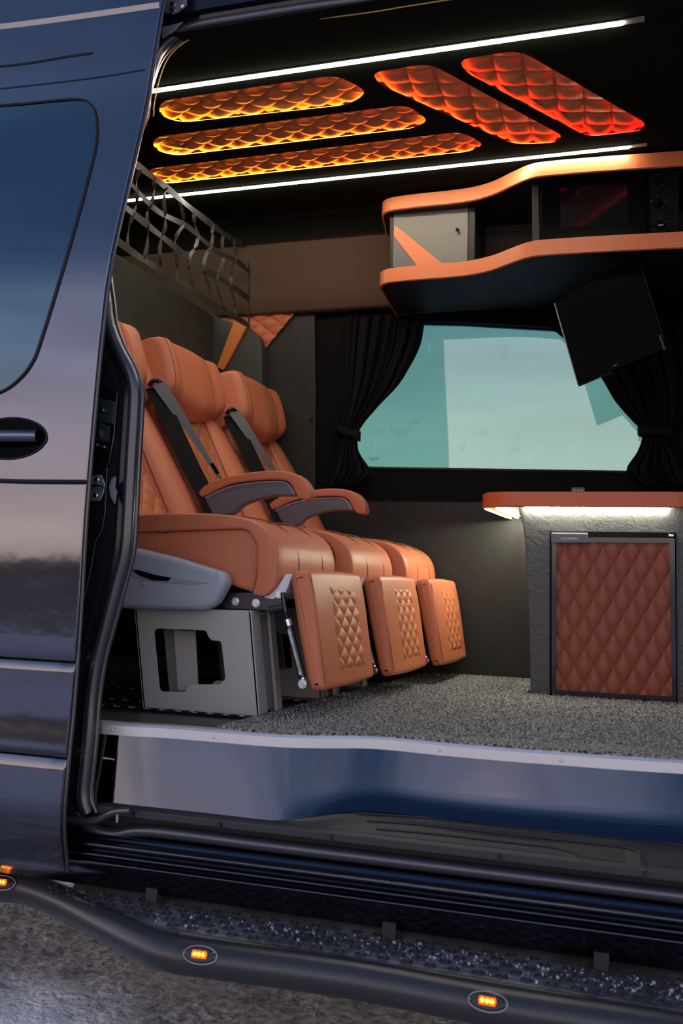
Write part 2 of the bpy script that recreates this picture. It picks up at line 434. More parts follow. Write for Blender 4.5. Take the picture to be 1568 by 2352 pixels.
# floor edge with the bulge over the entry step
edge_px = [(215, 1660), (400, 1672), (600, 1688), (700, 1693), (830, 1694), (900, 1698), (1000, 1708), (1150, 1721), (1300, 1732), (1568, 1750)]
EDGEXY = [P2(a, b, 0) for a, b in edge_px]
EDGEXY = [(XR, 2.07), (-1.9, 2.075)] + EDGEXY + [(XF, 2.33)]
floor_poly = EDGEXY + [(XF, 3.97), (XR, 3.97)]
struct(obj('floor', *prismg(floor_poly, -.03, 0, 'z'), FLOORV, smooth=False))
# carpet with a ragged front edge (its own thickness)
ce = catmull([(a, b, 0) for a, b in EDGEXY[4:]], 8)
cpl = [(-.985, 2.118)] + [(p.x, p.y + .008 + .004 * math.sin(i * 2.7)) for i, p in enumerate(ce) if p.x > -.97]
cpl += [(XF, 3.33), (-.40, 3.33), (-.425, 3.36), (-.425, 3.94), (-.80, 3.94), (-.87, 3.6), (-.955, 3.03), (-.965, 2.7), (-.975, 2.45), (-.985, 2.2)]
carpet = obj('carpet', *prismg(cpl, .0005, .009, 'z'), CARPET, smooth=False)
def fibres():
    V, F = [], []
    for i in range(26000):
        x = random.uniform(-.97, .25); y = random.uniform(2.1, 3.9)
        if y < 2.13 + (x + .97) * .13 + (.05 if x > -.6 else 0) or (x > -.42 and y > 3.34): continue
        if x < -.97 + (y - 2.4) * .05: continue
        a = random.uniform(0, 6.28); l = random.uniform(.004, .009); h = random.uniform(.002, .006)
        d = Vector((math.cos(a), math.sin(a), 0)); s = Vector((-d.y, d.x, 0)) * .0009; k = len(V); p = Vector((x, y, .009))
        V += [p - s, p + s, p + d * l / 2 + Vector((0, 0, h)) + s, p + d * l / 2 + Vector((0, 0, h)) - s, p + d * l + s, p + d * l - s]
        F += [(k, k + 1, k + 2, k + 3), (k + 3, k + 2, k + 4, k + 5)]
    return V, F
PILE = material('carpet_pile', (.03, .031, .033), .9, 0, .2, col2=(.42, .42, .40), cscale=160)
pl = obj('pile', *fibres(), PILE, carpet, smooth=False); pl['kind'] = 'stuff'
tag(carpet, 'speckled grey and black carpet on the cabin floor in front of the seats', 'carpet')
# aluminium sill strip following the floor edge
se = catmull([(a, b, 0) for a, b in EDGEXY[1:]], 10)
se = [p for p in se if p.x > -1.36]
V, F = [], []
for p in se:
    for dy, z in ((.030, .0005), (.030, .0035), (-.002, .0035), (-.006, -.002), (-.006, -.024), (-.003, -.024), (-.003, -.004), (0, .0005)):
        V.append((p.x, p.y + dy, z))
for i in range(len(se) - 1):
    for k in range(8): F.append((i * 8 + k, i * 8 + (k + 1) % 8, i * 8 + 8 + (k + 1) % 8, i * 8 + 8 + k))
sill = obj('sill_strip', V, F, ALU, ang=30)
tag(sill, 'bright aluminium edge strip running along the door sill below the carpet', 'trim strip')
for px, py in ((245, 1667), (473, 1686), (738, 1703), (1013, 1708), (1290, 1729)):
    p = at(px, py, Z=.0); i = min(range(len(se)), key=lambda k: abs(se[k].x - p.x))
    c = Vector((p.x, se[i].y - .006, -.013))
    obj('screw', *join(discg(c, (0, -1, 0), .0045, .0012, 14, .003), boxg(c.x - .002, c.x + .002, c.y - .0016, c.y, c.z - .0004, c.z + .0004)), ALU, sill)
# seat rails let into the floor
def rail(yc):
    t = thing('floor_rail', 'low perforated seat rail in the floor, ' + ('nearer the door sill' if yc < 2.4 else 'second one in from the door sill' if yc < 2.6 else 'under the middle of the seats'), 'rail', (-1.5, yc, 0), 'seat rails in the cabin floor')
    holes = [[(-1.98 + i * .046 + .011 * math.cos(a * math.pi / 4), yc + .008 * math.sin(a * math.pi / 4)) for a in range(8)] for i in range(24)]
    rb_ = obj('rail_body', *platehole([(-2.0, yc - .02), (-.88, yc - .02), (-.88, yc + .02), (-2.0, yc + .02)], holes, .005, lambda c: (c.x, c.y, .004 + c.z)), FLOCK, t, smooth=False)
    addgeo(rb_, join(*[tubeg([(-1.98 + i * .046 + .011 * math.cos(a * math.pi / 5), yc + .008 * math.sin(a * math.pi / 5), .0062) for a in range(10)], .0013, 5, True) for i in range(24)]), STEEL)
for y in (2.322, 2.452, 2.72): rail(y)

# ceiling with five (and more behind) recessed panels
def cpoly(px, r): return fillet([P2(a, b, ZC_) for a, b in px], r, 6)
CP = [
    ([(366, 232), (775, 172), (848, 213), (800, 243), (415, 284), (366, 268)], .05, 'upper'),
    ([(352, 315), (935, 240), (985, 278), (950, 297), (400, 360), (352, 345)], .05, 'middle'),
    ([(340, 388), (1062, 302), (1112, 333), (1080, 350), (380, 424), (340, 410)], .05, 'lower'),
    ([(853, 167), (985, 145), (1292, 312), (1275, 330), (1180, 334), (870, 196)], .05, 'slant left'),
    ([(1053, 137), (1192, 115), (1482, 282), (1475, 302), (1350, 317), (1068, 168)], .05, 'slant right'),
    ([(180, 330), (322, 262), (305, 360), (160, 395)], .04, 'rear upper'),
    ([(100, 420), (311, 372), (296, 428), (90, 460)], .04, 'rear lower'),
]
holes = [cpoly(p, r) for p, r, _ in CP]
CEY = 3.56
struct(obj('ceiling', *platehole([(XR, 2.27), (XF, 2.27), (XF, CEY), (XR, CEY)], holes, .004, lambda c: (c.x, c.y, ZC_ + c.z + .002)), VINYLD, smooth=False))
def cove(x0, x1):   # from the ceiling down to the felt wall
    pr = [(CEY - .004, ZC_ - .001), (3.60, 1.842), (3.68, 1.833), (3.70, 1.80), (3.72, 1.86), (3.60, 1.9), (CEY - .004, 1.9)]
    return prismg(pr, x0, x1, 'x')
struct(obj('trim_1', *cove(XR, XF), VINYLD, ang=60))
struct(obj('roof', *boxg(XR, XF, 2.36, 4.1, 1.93, 1.97), PAINTD, smooth=False))
LEDG = [((1, .36, .02), (1, .17, .012)), ((1, .38, .02), (1, .12, .012)), ((1, .38, .02), (1, .08, .01)), ((1, .10, .01), (1, .025, .006)), ((1, .035, .006), (1, .006, .004)), ((1, .45, .03), (1, .4, .03)), ((1, .45, .03), (1, .4, .03))]
LABS = ['amber-lit quilted ceiling panel nearest the upper light strip', 'long amber-lit quilted ceiling panel between two others, with a row of LED dots',
        'longest orange-lit quilted ceiling panel beside the lower light strip', 'slanting orange-red quilted ceiling panel right of the long amber ones',
        'slanting bright red quilted ceiling panel furthest right', 'sliver of amber quilted ceiling panel by the door edge, above the other sliver',
        'small sliver of amber quilted ceiling panel by the door edge, beside the luggage net']
for i, ((pp, r, nm), hp) in enumerate(zip(CP, holes)):
    cx = sum(p[0] for p in hp) / len(hp); cy = sum(p[1] for p in hp) / len(hp)
    t = thing('ceiling_panel', LABS[i], 'ceiling panel', (cx, cy, ZC_), 'lit quilted ceiling panels')
    # panel direction
    if i < 3: d = Vector((1, .0, 0))
    elif i < 5: d = Vector((.42, .56, 0)).normalized()
    else: d = Vector((1, 0, 0))
    s = Vector((-d.y, d.x, 0))
    us = [p[0] * d.x + p[1] * d.y for p in hp]; ws = [p[0] * s.x + p[1] * s.y for p in hp]
    u0, u1, w0, w1 = min(us) - .02, max(us) + .02, min(ws) - .02, max(ws) + .02
    O = d * u0 + s * w0 + Vector((0, 0, ZC_ + .026))
    cu_, cv_ = ((u1 - u0) / .112, (w1 - w0) / .074) if i < 3 else ((u1 - u0) / .13, (w1 - w0) / .105)
    fn = quiltg(O, d * (u1 - u0), s * (w1 - w0), (0, 0, -1), int((u1 - u0) * 260), int((w1 - w0) * 260), cu_, cv_, .016, phase=(.2, .35))
    obj('quilted_pad', *fn, PADL, t, ang=75)
    # recess wall a little outside the opening, and the light tape round its foot
    def off(dd):
        N = len(hp); out = []
        ar = sum(hp[k][0] * hp[(k + 1) % N][1] - hp[(k + 1) % N][0] * hp[k][1] for k in range(N)); sg = 1 if ar > 0 else -1
        for k in range(N):
            a = Vector(hp[k - 1]); b = Vector(hp[(k + 1) % N]); q = (b - a).normalized()
            out.append((hp[k][0] + q.y * dd * sg, hp[k][1] - q.x * dd * sg))
        return out
    wl = off(.014); N = len(wl)
    obj('recess_rim', [(x, y, ZC_ + .003) for x, y in wl] + [(x, y, ZC_ + .05) for x, y in wl], [(k, (k + 1) % N, N + (k + 1) % N, N + k) for k in range(N)], VINYLD, t)
    xa, xb = min(p[0] for p in hp), max(p[0] for p in hp)
    lm = led_gradient('led_tape_%s' % nm.replace(' ', '_'), xa, LEDG[i][0], xb, LEDG[i][1], 38 if i < 3 else 34)
    tp_ = off(.0105); sel = [tp_[k][1] - hp[k][1] > -.0035 for k in range(N)]
    k0 = next(k for k in range(N) if sel[k] and not sel[k - 1]); run = []
    while sel[(k0 + len(run)) % N] and len(run) < N: run.append(tp_[(k0 + len(run)) % N])
    obj('led_tape', *tubeg([(x, y, ZC_ + .0075) for x, y in run], .002, 6), lm, t, label='glowing LED tape in the recess')
    obj('led_tape', *tubeg([(x, y, ZC_ + .010) for x, y in off(.0125)], .0012, 6, True), lm, t, label='thin glowing LED line round the recess')
    if i in (1, 0):
        cc = sorted([p for p in hp], key=lambda p: p[0]); xs = [xa + .07 + k * .02 for k in range(int((xb - xa - .16) / .02))]
        def fary(x):
            best = -9
            for k in range(len(hp)):
                a, b = hp[k], hp[(k + 1) % len(hp)]
                if min(a[0], b[0]) <= x <= max(a[0], b[0]) and abs(a[0] - b[0]) > 1e-6:
                    best = max(best, a[1] + (b[1] - a[1]) * (x - a[0]) / (b[0] - a[0]))
            return best
        dm = emitter('led_dot', (1, .62, .35), 10)
        obj('led_dots', *join(*[discg((x, fary(x) + .005, ZC_ + .0065), (0, -.6, -.8), .0016 if i else .001, .001, 8) for x in xs]), dm, t, label='row of bright LED dots along the panel edge')

# white light strips
def light_strip(a, b, w, label):
    t = thing('light_strip', label, 'light', ((a.x + b.x) / 2, a.y, ZC_), 'white LED strips on the ceiling')
    y = (a.y + b.y) / 2
    ex = b.x - .055
    obj('profile', *boxg(a.x, b.x, y - w * .62, y + w * .62, ZC_ - .004, ZC_), LEDEND, t, smooth=False)
    obj('diffuser', *prismg([(y - w / 2, ZC_ - .004), (y - w * .35, ZC_ - .008), (y + w * .35, ZC_ - .008), (y + w / 2, ZC_ - .004)], a.x, ex, 'x'), LEDW, t, smooth=False, label='glowing white diffuser')
light_strip(at(340, 207, Z=ZC_), at(1480, 42, Z=ZC_), .017, 'bright white LED strip on the ceiling nearer the door opening, above the lit panels')
a = at(287, 457, Z=ZC_); b = at(1485, 332, Z=ZC_); a.x -= .25
light_strip(a, b, .014, 'bright white LED strip on the ceiling above the overhead shelf, farther from the door')

# window wall
YW = 3.95
winpx = [(800, 1074), (1470, 1085), (1490, 1000), (1440, 770), (1280, 753), (1050, 740), (815, 736)]
WIN = fillet(xz(YW, *winpx), .05, 5)
wtop = 1.60
struct(obj('wall_right', *platehole([(XR, .70), (XF, .70), (XF, wtop), (XR, wtop)], [WIN], .03, lambda c: (c.x, YW + .015 + c.z, c.y)), FLOCK, smooth=False))
struct(obj('wall_lower', *prismg([(YW - .012, 0), (YW - .012, .712), (YW - .004, .718), (YW + .03, .718), (YW + .03, 0)], XR, XF, 'x'), VINYL, smooth=False))
# felt upper wall: leans in towards the ceiling
struct(obj('wall_upper', *prismg([(3.69, 1.838), (3.76, 1.75), (3.84, 1.64), (3.885, 1.555), (3.90, 1.548), (3.99, 1.56), (3.80, 1.85)], XR, XF, 'x'), FELT, ang=60))
# pillar panel left of the curtain
pp = xz(3.93, (480, 700), (722, 711), (724, 900), (722, 1240), (480, 1240))
struct(obj('trim_2', *prismg(pp, 3.93, 3.945, 'y'), material('pillar_vinyl', (.022, .023, .022), .5, 0, .3, bump=('wrinkle', 20, .4, .002)), smooth=False, bevel=.002))
kn = at(713, 962, Y=3.93)
tag(obj('knob', *join(discg(kn, (0, -1, 0), .009, .004, 20, .011), discg(kn + Vector((0, -.004, 0)), (0, -1, 0), .011, .006, 20, .007)), PLAST), 'small round black knob on the dark pillar panel beside the left curtain', 'knob')
# quilted window cover behind the seats
q = at(540, 715, Y=3.92); qx0, qx1, qz0, qz1 = at(470, 715, Y=3.92).x, at(692, 712, Y=3.92).x, at(600, 812, Y=3.92).z, at(600, 709, Y=3.92).z
def qkeep(u, v):
    x = qx0 + (qx1 - qx0) * u; z = qz0 + (qz1 - qz0) * v
    xt = at(600, 808, Y=3.92).x
    return x < xt + (qx1 - xt) * ((z - qz0) / (qz1 - qz0))
wc = obj('quilted_wall_pad', *quiltg((qx0, 3.922, qz0), (qx1 - qx0, 0, 0), (0, 0, qz1 - qz0), (0, -1, 0), 150, 90, 5.2, 3.0, .012, keep=qkeep), LEATHER)
tag(wc, 'tan diamond-quilted pad on the wall behind the seats, below the luggage net', 'wall pad')
# ends, rear partition, near side body
struct(obj('wall_back', *boxg(XR - .04, XR, 2.0, 4.1, -.03, 1.97), VINYL, smooth=False))
struct(obj('wall_front', *boxg(XF, XF + .04, 2.05, 4.1, -.5, 1.97), FLOCK, smooth=False))
# outer far skin with window opening
struct(obj('body_far_side', *platehole([(XR, -.35), (XF, -.35), (XF, 1.95), (XR, 1.95)], [WIN], .02, lambda c: (c.x, YW + .055 + c.z, c.y)), PAINTD, smooth=False))

# window glass: fixed outer pane with a darker sliding pane over its left part
win = thing('window_1', '', '', (-.7, YW, .84)); del win['label']; del win['category']; win['kind'] = 'structure'
G1 = glass('tinted_glass', (.088, .245, .222), .115, smudge=True)
xs_, zs_ = [p[0] for p in WIN], [p[1] for p in WIN]
gx0, gx1, gz0, gz1 = min(xs_) - .02, max(xs_) + .02, min(zs_) - .02, max(zs_) + .02
gy = lambda z: YW + .052 - (z - gz0) * .045     # the glass leans in with the body side
obj('pane', [(x, gy(z) + d, z) for d in (0, .004) for x, z in ((gx0, gz0), (gx1, gz0), (gx1, gz1), (gx0, gz1))], [(0, 1, 2, 3)], G1, win, smooth=False)
obj('seal', *tubeg([(x, YW - .001, z) for x, z in WIN], .006, 8, True), RUBBERM, win)
lg = at(857, 1055, Y=YW + .03)
obj('glass_stamp', *join(
    tubeg([(lg.x + .019 + .005 * math.cos(a / 3.2), YW + .030, lg.z + .003 + .006 * math.sin(a / 3.2)) for a in range(16)], .0007, 4, True),
    *[boxg(lg.x + a, lg.x + b, YW + .030, YW + .0305, lg.z + c - .0007, lg.z + c + .0007) for a, b, c in ((-.013, .011, .006), (-.021, -.014, .004), (-.012, -.005, .002), (-.002, .007, .002), (-.016, -.004, -.002), (-.001, .012, -.002), (-.014, -.004, -.006), (.002, .008, -.006))]), material('stamp_grey', (.05, .12, .11), .6), win, smooth=False)

# ------------------------------------------------------------------ curtains
def curtain(rows, folds, Y, label, tiepx, seed):
    t = thing('curtain', label, 'curtain', at(rows[-1][1], rows[-1][0], Y=Y), 'black tied-back curtains')
    L_ = catmull([(at(r[1], r[0], Y=Y).x, at(r[1], r[0], Y=Y).z, 0) for r in rows], 6)
    R_ = catmull([(at(r[2], r[0], Y=Y).x, at(r[2], r[0], Y=Y).z, 0) for r in rows], 6)
    nu = 110; V = []
    for j, (l, r) in enumerate(zip(L_, R_)):
        wd = r.x - l.x
        for i in range(nu + 1):
            u = i / nu
            ph = folds * 2 * math.pi * (u + .04 * math.sin(j * .11 + seed))
            amp = min(.022, .05 * wd + .004)
            y = Y + amp * math.sin(ph) + .4 * amp * math.sin(2.3 * ph + 1 + seed)
            V.append((l.x + wd * u + .25 * amp * math.cos(ph) * min(1, 6 * u * (1 - u)), y, l.y + (r.y - l.y) * u))
    n = len(L_)
    F = [(j * (nu + 1) + i, j * (nu + 1) + i + 1, (j + 1) * (nu + 1) + i + 1, (j + 1) * (nu + 1) + i) for j in range(n - 1) for i in range(nu)]
    o = obj('cloth', V, F, CLOTH, t, ang=180)
    s = o.modifiers.new('solid', 'SOLIDIFY'); s.thickness = .002
    # tie band
    pts = []
    (a0, b0), (a1, b1) = tiepx
    p, q = at(a0, b0, Y=Y), at(a1, b1, Y=Y); c = (p + q) / 2; hw = (q - p).length / 2 + .004; d = (q - p).normalized()
    ring = [c + d * (hw * math.cos(k * math.pi / 12)) + Vector((0, .03 * math.sin(k * math.pi / 12), 0)) for k in range(24)]
    V, F = [], []
    for k, r in enumerate(ring):
        w = .019 + .003 * math.sin(k * .9)
        V += [r + Vector((0, 0, -w)), r + Vector((0, 0, w))]
    F = [(2 * k, 2 * k + 1, (2 * k + 3) % 48, (2 * k + 2) % 48) for k in range(24)]
    b = obj('tieback', V, F, CLOTH, t); s = b.modifiers.new('solid', 'SOLIDIFY'); s.thickness = .003
curtain([(728, 792, 972), (745, 791, 970), (790, 789, 962), (840, 787, 938), (890, 785, 908), (935, 783, 870), (970, 781, 838), (998, 778, 822), (1022, 776, 822), (1045, 766, 828), (1075, 752, 846), (1095, 744, 845), (1117, 738, 812)], 6, 3.90,
        'black gathered curtain tied back at the left edge of the window, beside the pillar panel', ((771, 985), (826, 1002)), .3)
curtain([(728, 1240, 1600), (790, 1310, 1600), (860, 1375, 1590), (920, 1412, 1580), (965, 1450, 1560), (990, 1474, 1540), (1012, 1474, 1540), (1040, 1462, 1560), (1075, 1440, 1590), (1095, 1448, 1600), (1115, 1480, 1605)], 6, 3.90,
        'black gathered curtain tied back at the right edge of the window, below the hanging screen', ((1466, 990), (1546, 992)), 1.7)

# ------------------------------------------------------------------ rear partition, wing with orange wedge
XP = -1.90
ptop = at(266, 584, X=XP)
part_poly = [(2.25, .35), (3.935, .35), (3.935, 1.50), (3.84, 1.541), (2.25, 1.541)]
PART = material('partition_vinyl', (.045, .047, .041), .5, 0, .4, bump=('wrinkle', 16, .5, .003), bump2=('vor', 260, .2, .001))
struct(obj('wall_partition', *prismg(part_poly, XP - .025, XP, 'x'), PART, smooth=False, bevel=.004))
wing = xz(3.86, (470, 712), (520, 738), (566, 748), (592, 770), (600, 790), (600, 1000), (470, 1000))
w_ = obj('partition_wing', *prismg(wing, 3.86, 3.915, 'y'), PART, bevel=.004)
tag(w_, 'black end panel of the rear partition beside the pillar, carrying the orange wedge', 'panel')
br = xz(3.845, (538, 734), (567, 749), (512, 850), (497, 843))
w2 = obj('orange_wedge', *prismg(fillet(br, .004, 3), 3.845, 3.86, 'y'), material('orange_bright', (.62, .19, .03), .45), bevel=.003)
tag(w2, 'orange tapered wedge trim on the black partition below the luggage net', 'trim')

# ------------------------------------------------------------------ luggage net
net = thing('luggage_net', 'black webbing luggage net stretched above the rear partition', 'net', (-1.70, 3.2, 1.5))
XN = -1.70
def netline(px, n=5): return catmull([at(a, b, X=XN) for a, b in px], n)
H = [[(301, 369), (345, 402), (390, 437), (440, 480), (500, 526), (535, 550), (572, 566)],
     [(283, 400), (330, 455), (370, 490), (430, 520), (470, 555), (510, 585), (545, 600), (572, 625)],
     [(278, 468), (330, 510), (380, 550), (430, 590), (480, 625), (530, 655), (572, 688)],
     [(262, 548), (320, 590), (380, 628), (440, 665), (500, 705), (540, 728), (572, 748)]]
for k, l in enumerate(H):
    pts = netline(l); q = net
    wd = []
    for j, p in enumerate(pts):
        a = .2 * math.sin(j * .8 + k * 2); wd.append(Vector((math.sin(a), 0, math.cos(a))))
    obj('strap', *stripg(pts, wd, .026 if k != 1 else .022, .0015, (1, 0, 0)), WEB, net)
for k in range(8):
    t_ = .10 + k * .105
    pts = []
    for l in H:
        c = netline(l, 12); pts.append(c[int(t_ * (len(c) - 1))].copy())
    mid_ = []
    for j in range(3):
        for s_ in (0, .5):
            p = pts[j].lerp(pts[j + 1], s_)
            if s_: p = p + Vector((0, .013 * (1 if (j + k) % 2 else -1), 0))
            mid_.append(p)
    mid_.append(pts[3]); c = catmull(mid_, 5)
    wd = [Vector((.6 * math.sin(j * .35 + k), math.cos(j * .35 + k * .7) * .8 + .1, 0)).normalized() for j in range(len(c))]
    obj('strap', *stripg(c, wd, .014, .0015, (.5, .5, 0)), WEB, net)
obj('end_strap', *stripg([at(571, 562, X=XN), at(571, 655, X=XN), at(571, 752, X=XN)], (0, 1, 0), .012, .004, (1, 0, 0)), WEB, net)
e = at(571, 566, X=XN); obj('hook', *discg(e, (.7, -.7, 0), .008, .006, 14), STEEL, net, label='shiny metal hook at the upper corner')

# ------------------------------------------------------------------ seats
def vprof(pts, r, n=4): return fillet(pts, r, n)
SW = .47
DB = Vector((-.438, 0, .899)); NB = Vector((.899, 0, .438))
def seat(k, y0, dx, dxb, label):
    t = thing('passenger_seat', label, 'seat', (-1.16 + dxb, y0 + SW / 2, 0), 'reclining tan passenger seats')
    D = Vector((dx, 0, 0)); y1 = y0 + SW
    def sh(g): return [Vector(v) + D for v in g[0]], g[1]
    # --- cushion: side panel core, crowned wrap on top
    core = vprof([(-1.40, .43), (-1.355, .425), (-1.09, .340), (-1.00, .316), (-.985, .33), (-1.00, .490), (-1.03, .502), (-1.33, .485), (-1.42, .50)], [.02, .02, .03, .015, .02, .02, .03, .03, .03])
    cu = obj('seat_cushion', *sh(loftg(core, y0 + .010, y1 - .010, .012, n=4)), LEATHER, t, ang=60)
    wrap = vprof([(-1.46, .475), (-1.46, .52), (-1.30, .532), (-1.12, .532), (-1.02, .515), (-.965, .475), (-.945, .41), (-.955, .335), (-.985, .312), (-1.02, .318), (-1.008, .36), (-1.01, .45), (-1.04, .492)],
                 [.02, .03, .04, .05, .04, .04, .04, .02, .012, .01, .02, .02, .02])
    def bulgef(p, y):
        s = (y - y0) / SW; c = math.sin(max(0, min(1, s)) * math.pi) ** .5
        dish = -.010 * math.exp(-((s - .5) / .22) ** 2)
        fr = max(0, p.x + 1.03) / .09
        return (p.x + .008 * c * min(1, fr) + (.006 * (abs(s - .28) < .2 and 0)), y, p.y + (dish if p.y > .5 else 0) + .004 * c)
    wr = obj('cushion_wrap', *sh(loftg(wrap, y0 - .006, y1 + .006, .007, f3=bulgef, n=5, mid=14)), LEATHER, cu, ang=70)
    edge = [(-1.40, .505), (-1.30, .507), (-1.12, .509), (-1.045, .497), (-1.015, .47), (-1.008, .42), (-1.012, .36), (-1.02, .325)]
    each('piping', [tubeg([Vector((x, yy, z)) + D for x, z in (Vector(q[:2]) for q in catmull([(a, b, 0) for a, b in edge], 5))], .0032, 7) for yy in (y0 + .008, y1 - .008)], PIPE, cu)
    seam = []
    for f in (.29, .71):
        yy = y0 + SW * f
        pts = [(-1.40, .527), (-1.25, .533), (-1.12, .5335), (-1.03, .520), (-.972, .482), (-.942, .415), (-.948, .345)]
        seam.append(tubeg([Vector((x, yy, z)) + D for x, z in ((q.x, q.y) for q in catmull([(a, b, 0) for a, b in pts], 5))], .0022, 6))
    each('seam', seam, PIPE, cu)
    if k == 0:
        tg = at(375, 1221, Y=y0 + .006); hw, hh = .013, .0034
        g = obj('fabric_tag', *boxg(tg.x - hw, tg.x + hw, y0 + .004, y0 + .012, tg.z - hh, tg.z + hh), NAVY, cu, smooth=False, label='small navy maker tag on the cushion side')
        obj('tag_print', *join(boxg(tg.x - .010, tg.x - .003, y0 + .0034, y0 + .0042, tg.z - .0014, tg.z + .0016), boxg(tg.x - .002, tg.x + .003, y0 + .0034, y0 + .0042, tg.z - .0008, tg.z + .0012), boxg(tg.x + .0045, tg.x + .0105, y0 + .0034, y0 + .0042, tg.z + .0002, tg.z + .0022)), WHITE, cu, smooth=False)
    # --- backrest (local: s up the back, w across, n out)
    O = Vector((-1.475, 0, .50)) + D + Vector((0, y0, 0))
    def bp(s, w, n_): return O + DB * s + Vector((0, w, 0)) + NB * n_
    shell = vprof([(-.06, -.07), (.69, -.07), (.72, -.055), (.735, -.03), (.725, .0), (.66, .006), (-.06, .006)], .02)
    bk_ = obj('backrest', *loftg([(a, b) for a, b in shell], 0, SW - .0, .02, f3=lambda p, y: bp(p.x, y, p.y), n=4), LEATHER, t, ang=60)
    # quilted centre
    cx0, cx1 = .115, SW - .115
    def cq(u, v):
        w = cx0 - .01 + (cx1 - cx0 + .02) * u
        flare = 1 + .25 * v; w = SW / 2 + (w - SW / 2) * flare
        s = -.02 + .53 * v
        h = .010 + .011 * pillow(u * 3.6 + v * 6.0, u * 3.6 - v * 6.0 + .5) + .012 * math.exp(-((v - .15) / .2) ** 2)
        return bp(s, w, h)
    obj('quilted_centre', *gridg(cq, 90, 190), LEATHER2, bk_, ang=75)
    # bolsters: wide at the bottom, tapering to the shoulder
    for sd in (0, 1):
        V = []; ns, nw = 40, 14
        for j in range(ns + 1):
            v = j / ns; s = -.03 + .57 * v
            outer = .0 + .012 * v ** 3
            inner = .140 + .006 * math.sin(v * math.pi) - .050 * v ** 2.2
            hgt = .075 * (1 - v) ** .55 * (1 - .25 * math.exp(-v * 14)) + .020
            if v > .96: hgt *= .7
            for i in range(nw + 1):
                u = i / nw; w = outer + (inner - outer) * u
                h = hgt * (math.sin(math.pi * min(1, .16 + u * .86)) ** .38) if 0 < i < nw else -.01
                if i == nw: h = .004
                ww = w if sd == 0 else SW - w
                V.append(bp(s, ww, h))
        F = [(j * (nw + 1) + i, j * (nw + 1) + i + 1, (j + 1) * (nw + 1) + i + 1, (j + 1) * (nw + 1) + i) for j in range(ns) for i in range(nw)]
        n0 = nw + 1
        F += [tuple(range(n0)), tuple(range(ns * n0, ns * n0 + n0))]
        bo = obj('bolster', V, F, LEATHER, bk_, ang=70)
        ln = [V[j * n0 + 2] + NB * .002 for j in range(ns + 1)]; ln2 = [V[j * n0 + nw - 1] + NB * .0 for j in range(ns + 1)]
        obj('piping', *join(tubeg(ln, .0035, 7), tubeg(ln2, .0025, 6)), PIPE, bo)
    # --- headrest: winged pillow with a pointed lower edge
    V = []; nu, nv = 48, 30; HS0, HS1 = .462, .738
    def hp(u, v, back):
        # u across 0..1, v up 0..1
        w = -.004 + (SW + .008) * u
        lo = HS0 + .052 * (abs(2 * u - 1.0)) ** 1.1; hi = HS1 - .012 * (2 * u - 1) ** 2
        s = lo + (hi - lo) * v
        ed = (1 - (2 * v - 1) ** 8) ** .5 * (1 - abs(2 * u - 1) ** 16) ** .5
        wingf = math.exp(-((u - .10) / .085) ** 2) + math.exp(-((u - .90) / .085) ** 2)
        cen = .014 * math.exp(-((u - .5) / .2) ** 2)
        fr = .025 + (.058 + .042 * v + .018 * wingf * (1 - .4 * v) + .5 * cen + .012 * math.sin(math.pi * v)) * ed
        crease = .006 * (math.exp(-((u - .22) / .012) ** 2) + math.exp(-((u - .78) / .012) ** 2)) * ed
        if back: return bp(s, w, .025 - .023 * ed)
        return bp(s, w, fr - crease)
    for back in (0, 1):
        for j in range(nv + 1):
            for i in range(nu + 1): V.append(hp(i / nu, j / nv, back))
    M = (nu + 1) * (nv + 1)
    F = []
    for b_ in (0, M):
        for j in range(nv):
            for i in range(nu):
                a = b_ + j * (nu + 1) + i; F.append((a, a + 1, a + nu + 2, a + nu + 1))
    rim = [i for i in range(nu + 1)] + [(j) * (nu + 1) + nu for j in range(1, nv + 1)] + [nv * (nu + 1) + i for i in range(nu - 1, -1, -1)] + [j * (nu + 1) for j in range(nv - 1, 0, -1)]
    for a, b in zip(rim, rim[1:] + rim[:1]): F.append((a, b, b + M, a + M))
    hd = obj('headrest', V, F, LEATHER, t, ang=80)
    st_ = []
    for u in (.075,):
        st_.append(tubeg([hp(u, v / 20, 0) + NB * .0008 for v in range(1, 20)], .0012, 5))
    for u in (.22, .70): st_.append(tubeg([hp(u, v / 20, 0) + NB * .0005 for v in range(1, 20)], .0014, 5))
    each('seam', st_, THREAD, hd)
    # shoulder slab left of the pillow (the upholstered frame with the belt guide)
    slab = vprof([(.50, -.045), (.715, -.045), (.73, -.02), (.72, .050), (.56, .05), (.50, .02)], .014)
    obj('shoulder_frame', *loftg(slab, -.052, .001, .012, f3=lambda p, y: bp(p.x, y, p.y), n=4), LEATHER, bk_, ang=60)
    # --- belt with guide
    wd1 = (Vector((0, .62, 0)) + NB * .78).normalized(); wd2 = (Vector((0, .7, 0)) + NB * .7).normalized()
    bl = obj('seat_belt', *stripg(catmull([bp(.535, -.034, .070), bp(.45, -.020, .083), bp(.36, .004, .094), bp(.26, .036, .102), bp(.17, .066, .108)], 5),
        [wd1 * (1 - .85 * (i / 20) ** 1.2) for i in range(21)], .048, .0015, DB * .3 + Vector((.3, -.8, .2))), BELT, t)
    obj('webbing', *stripg(catmull([bp(.53, -.034, .050), bp(.42, -.038, .058), bp(.22, -.042, .070), bp(.08, -.044, .085), bp(-.04, -.044, .095)], 5), wd2, .062, .0015, Vector((.5, -.8, .2))), material('webbing_and_shade', (.006, .006, .0065), .7, 0, .1), bl)  # webbing and the shadow in the seat gap, together painted near-black
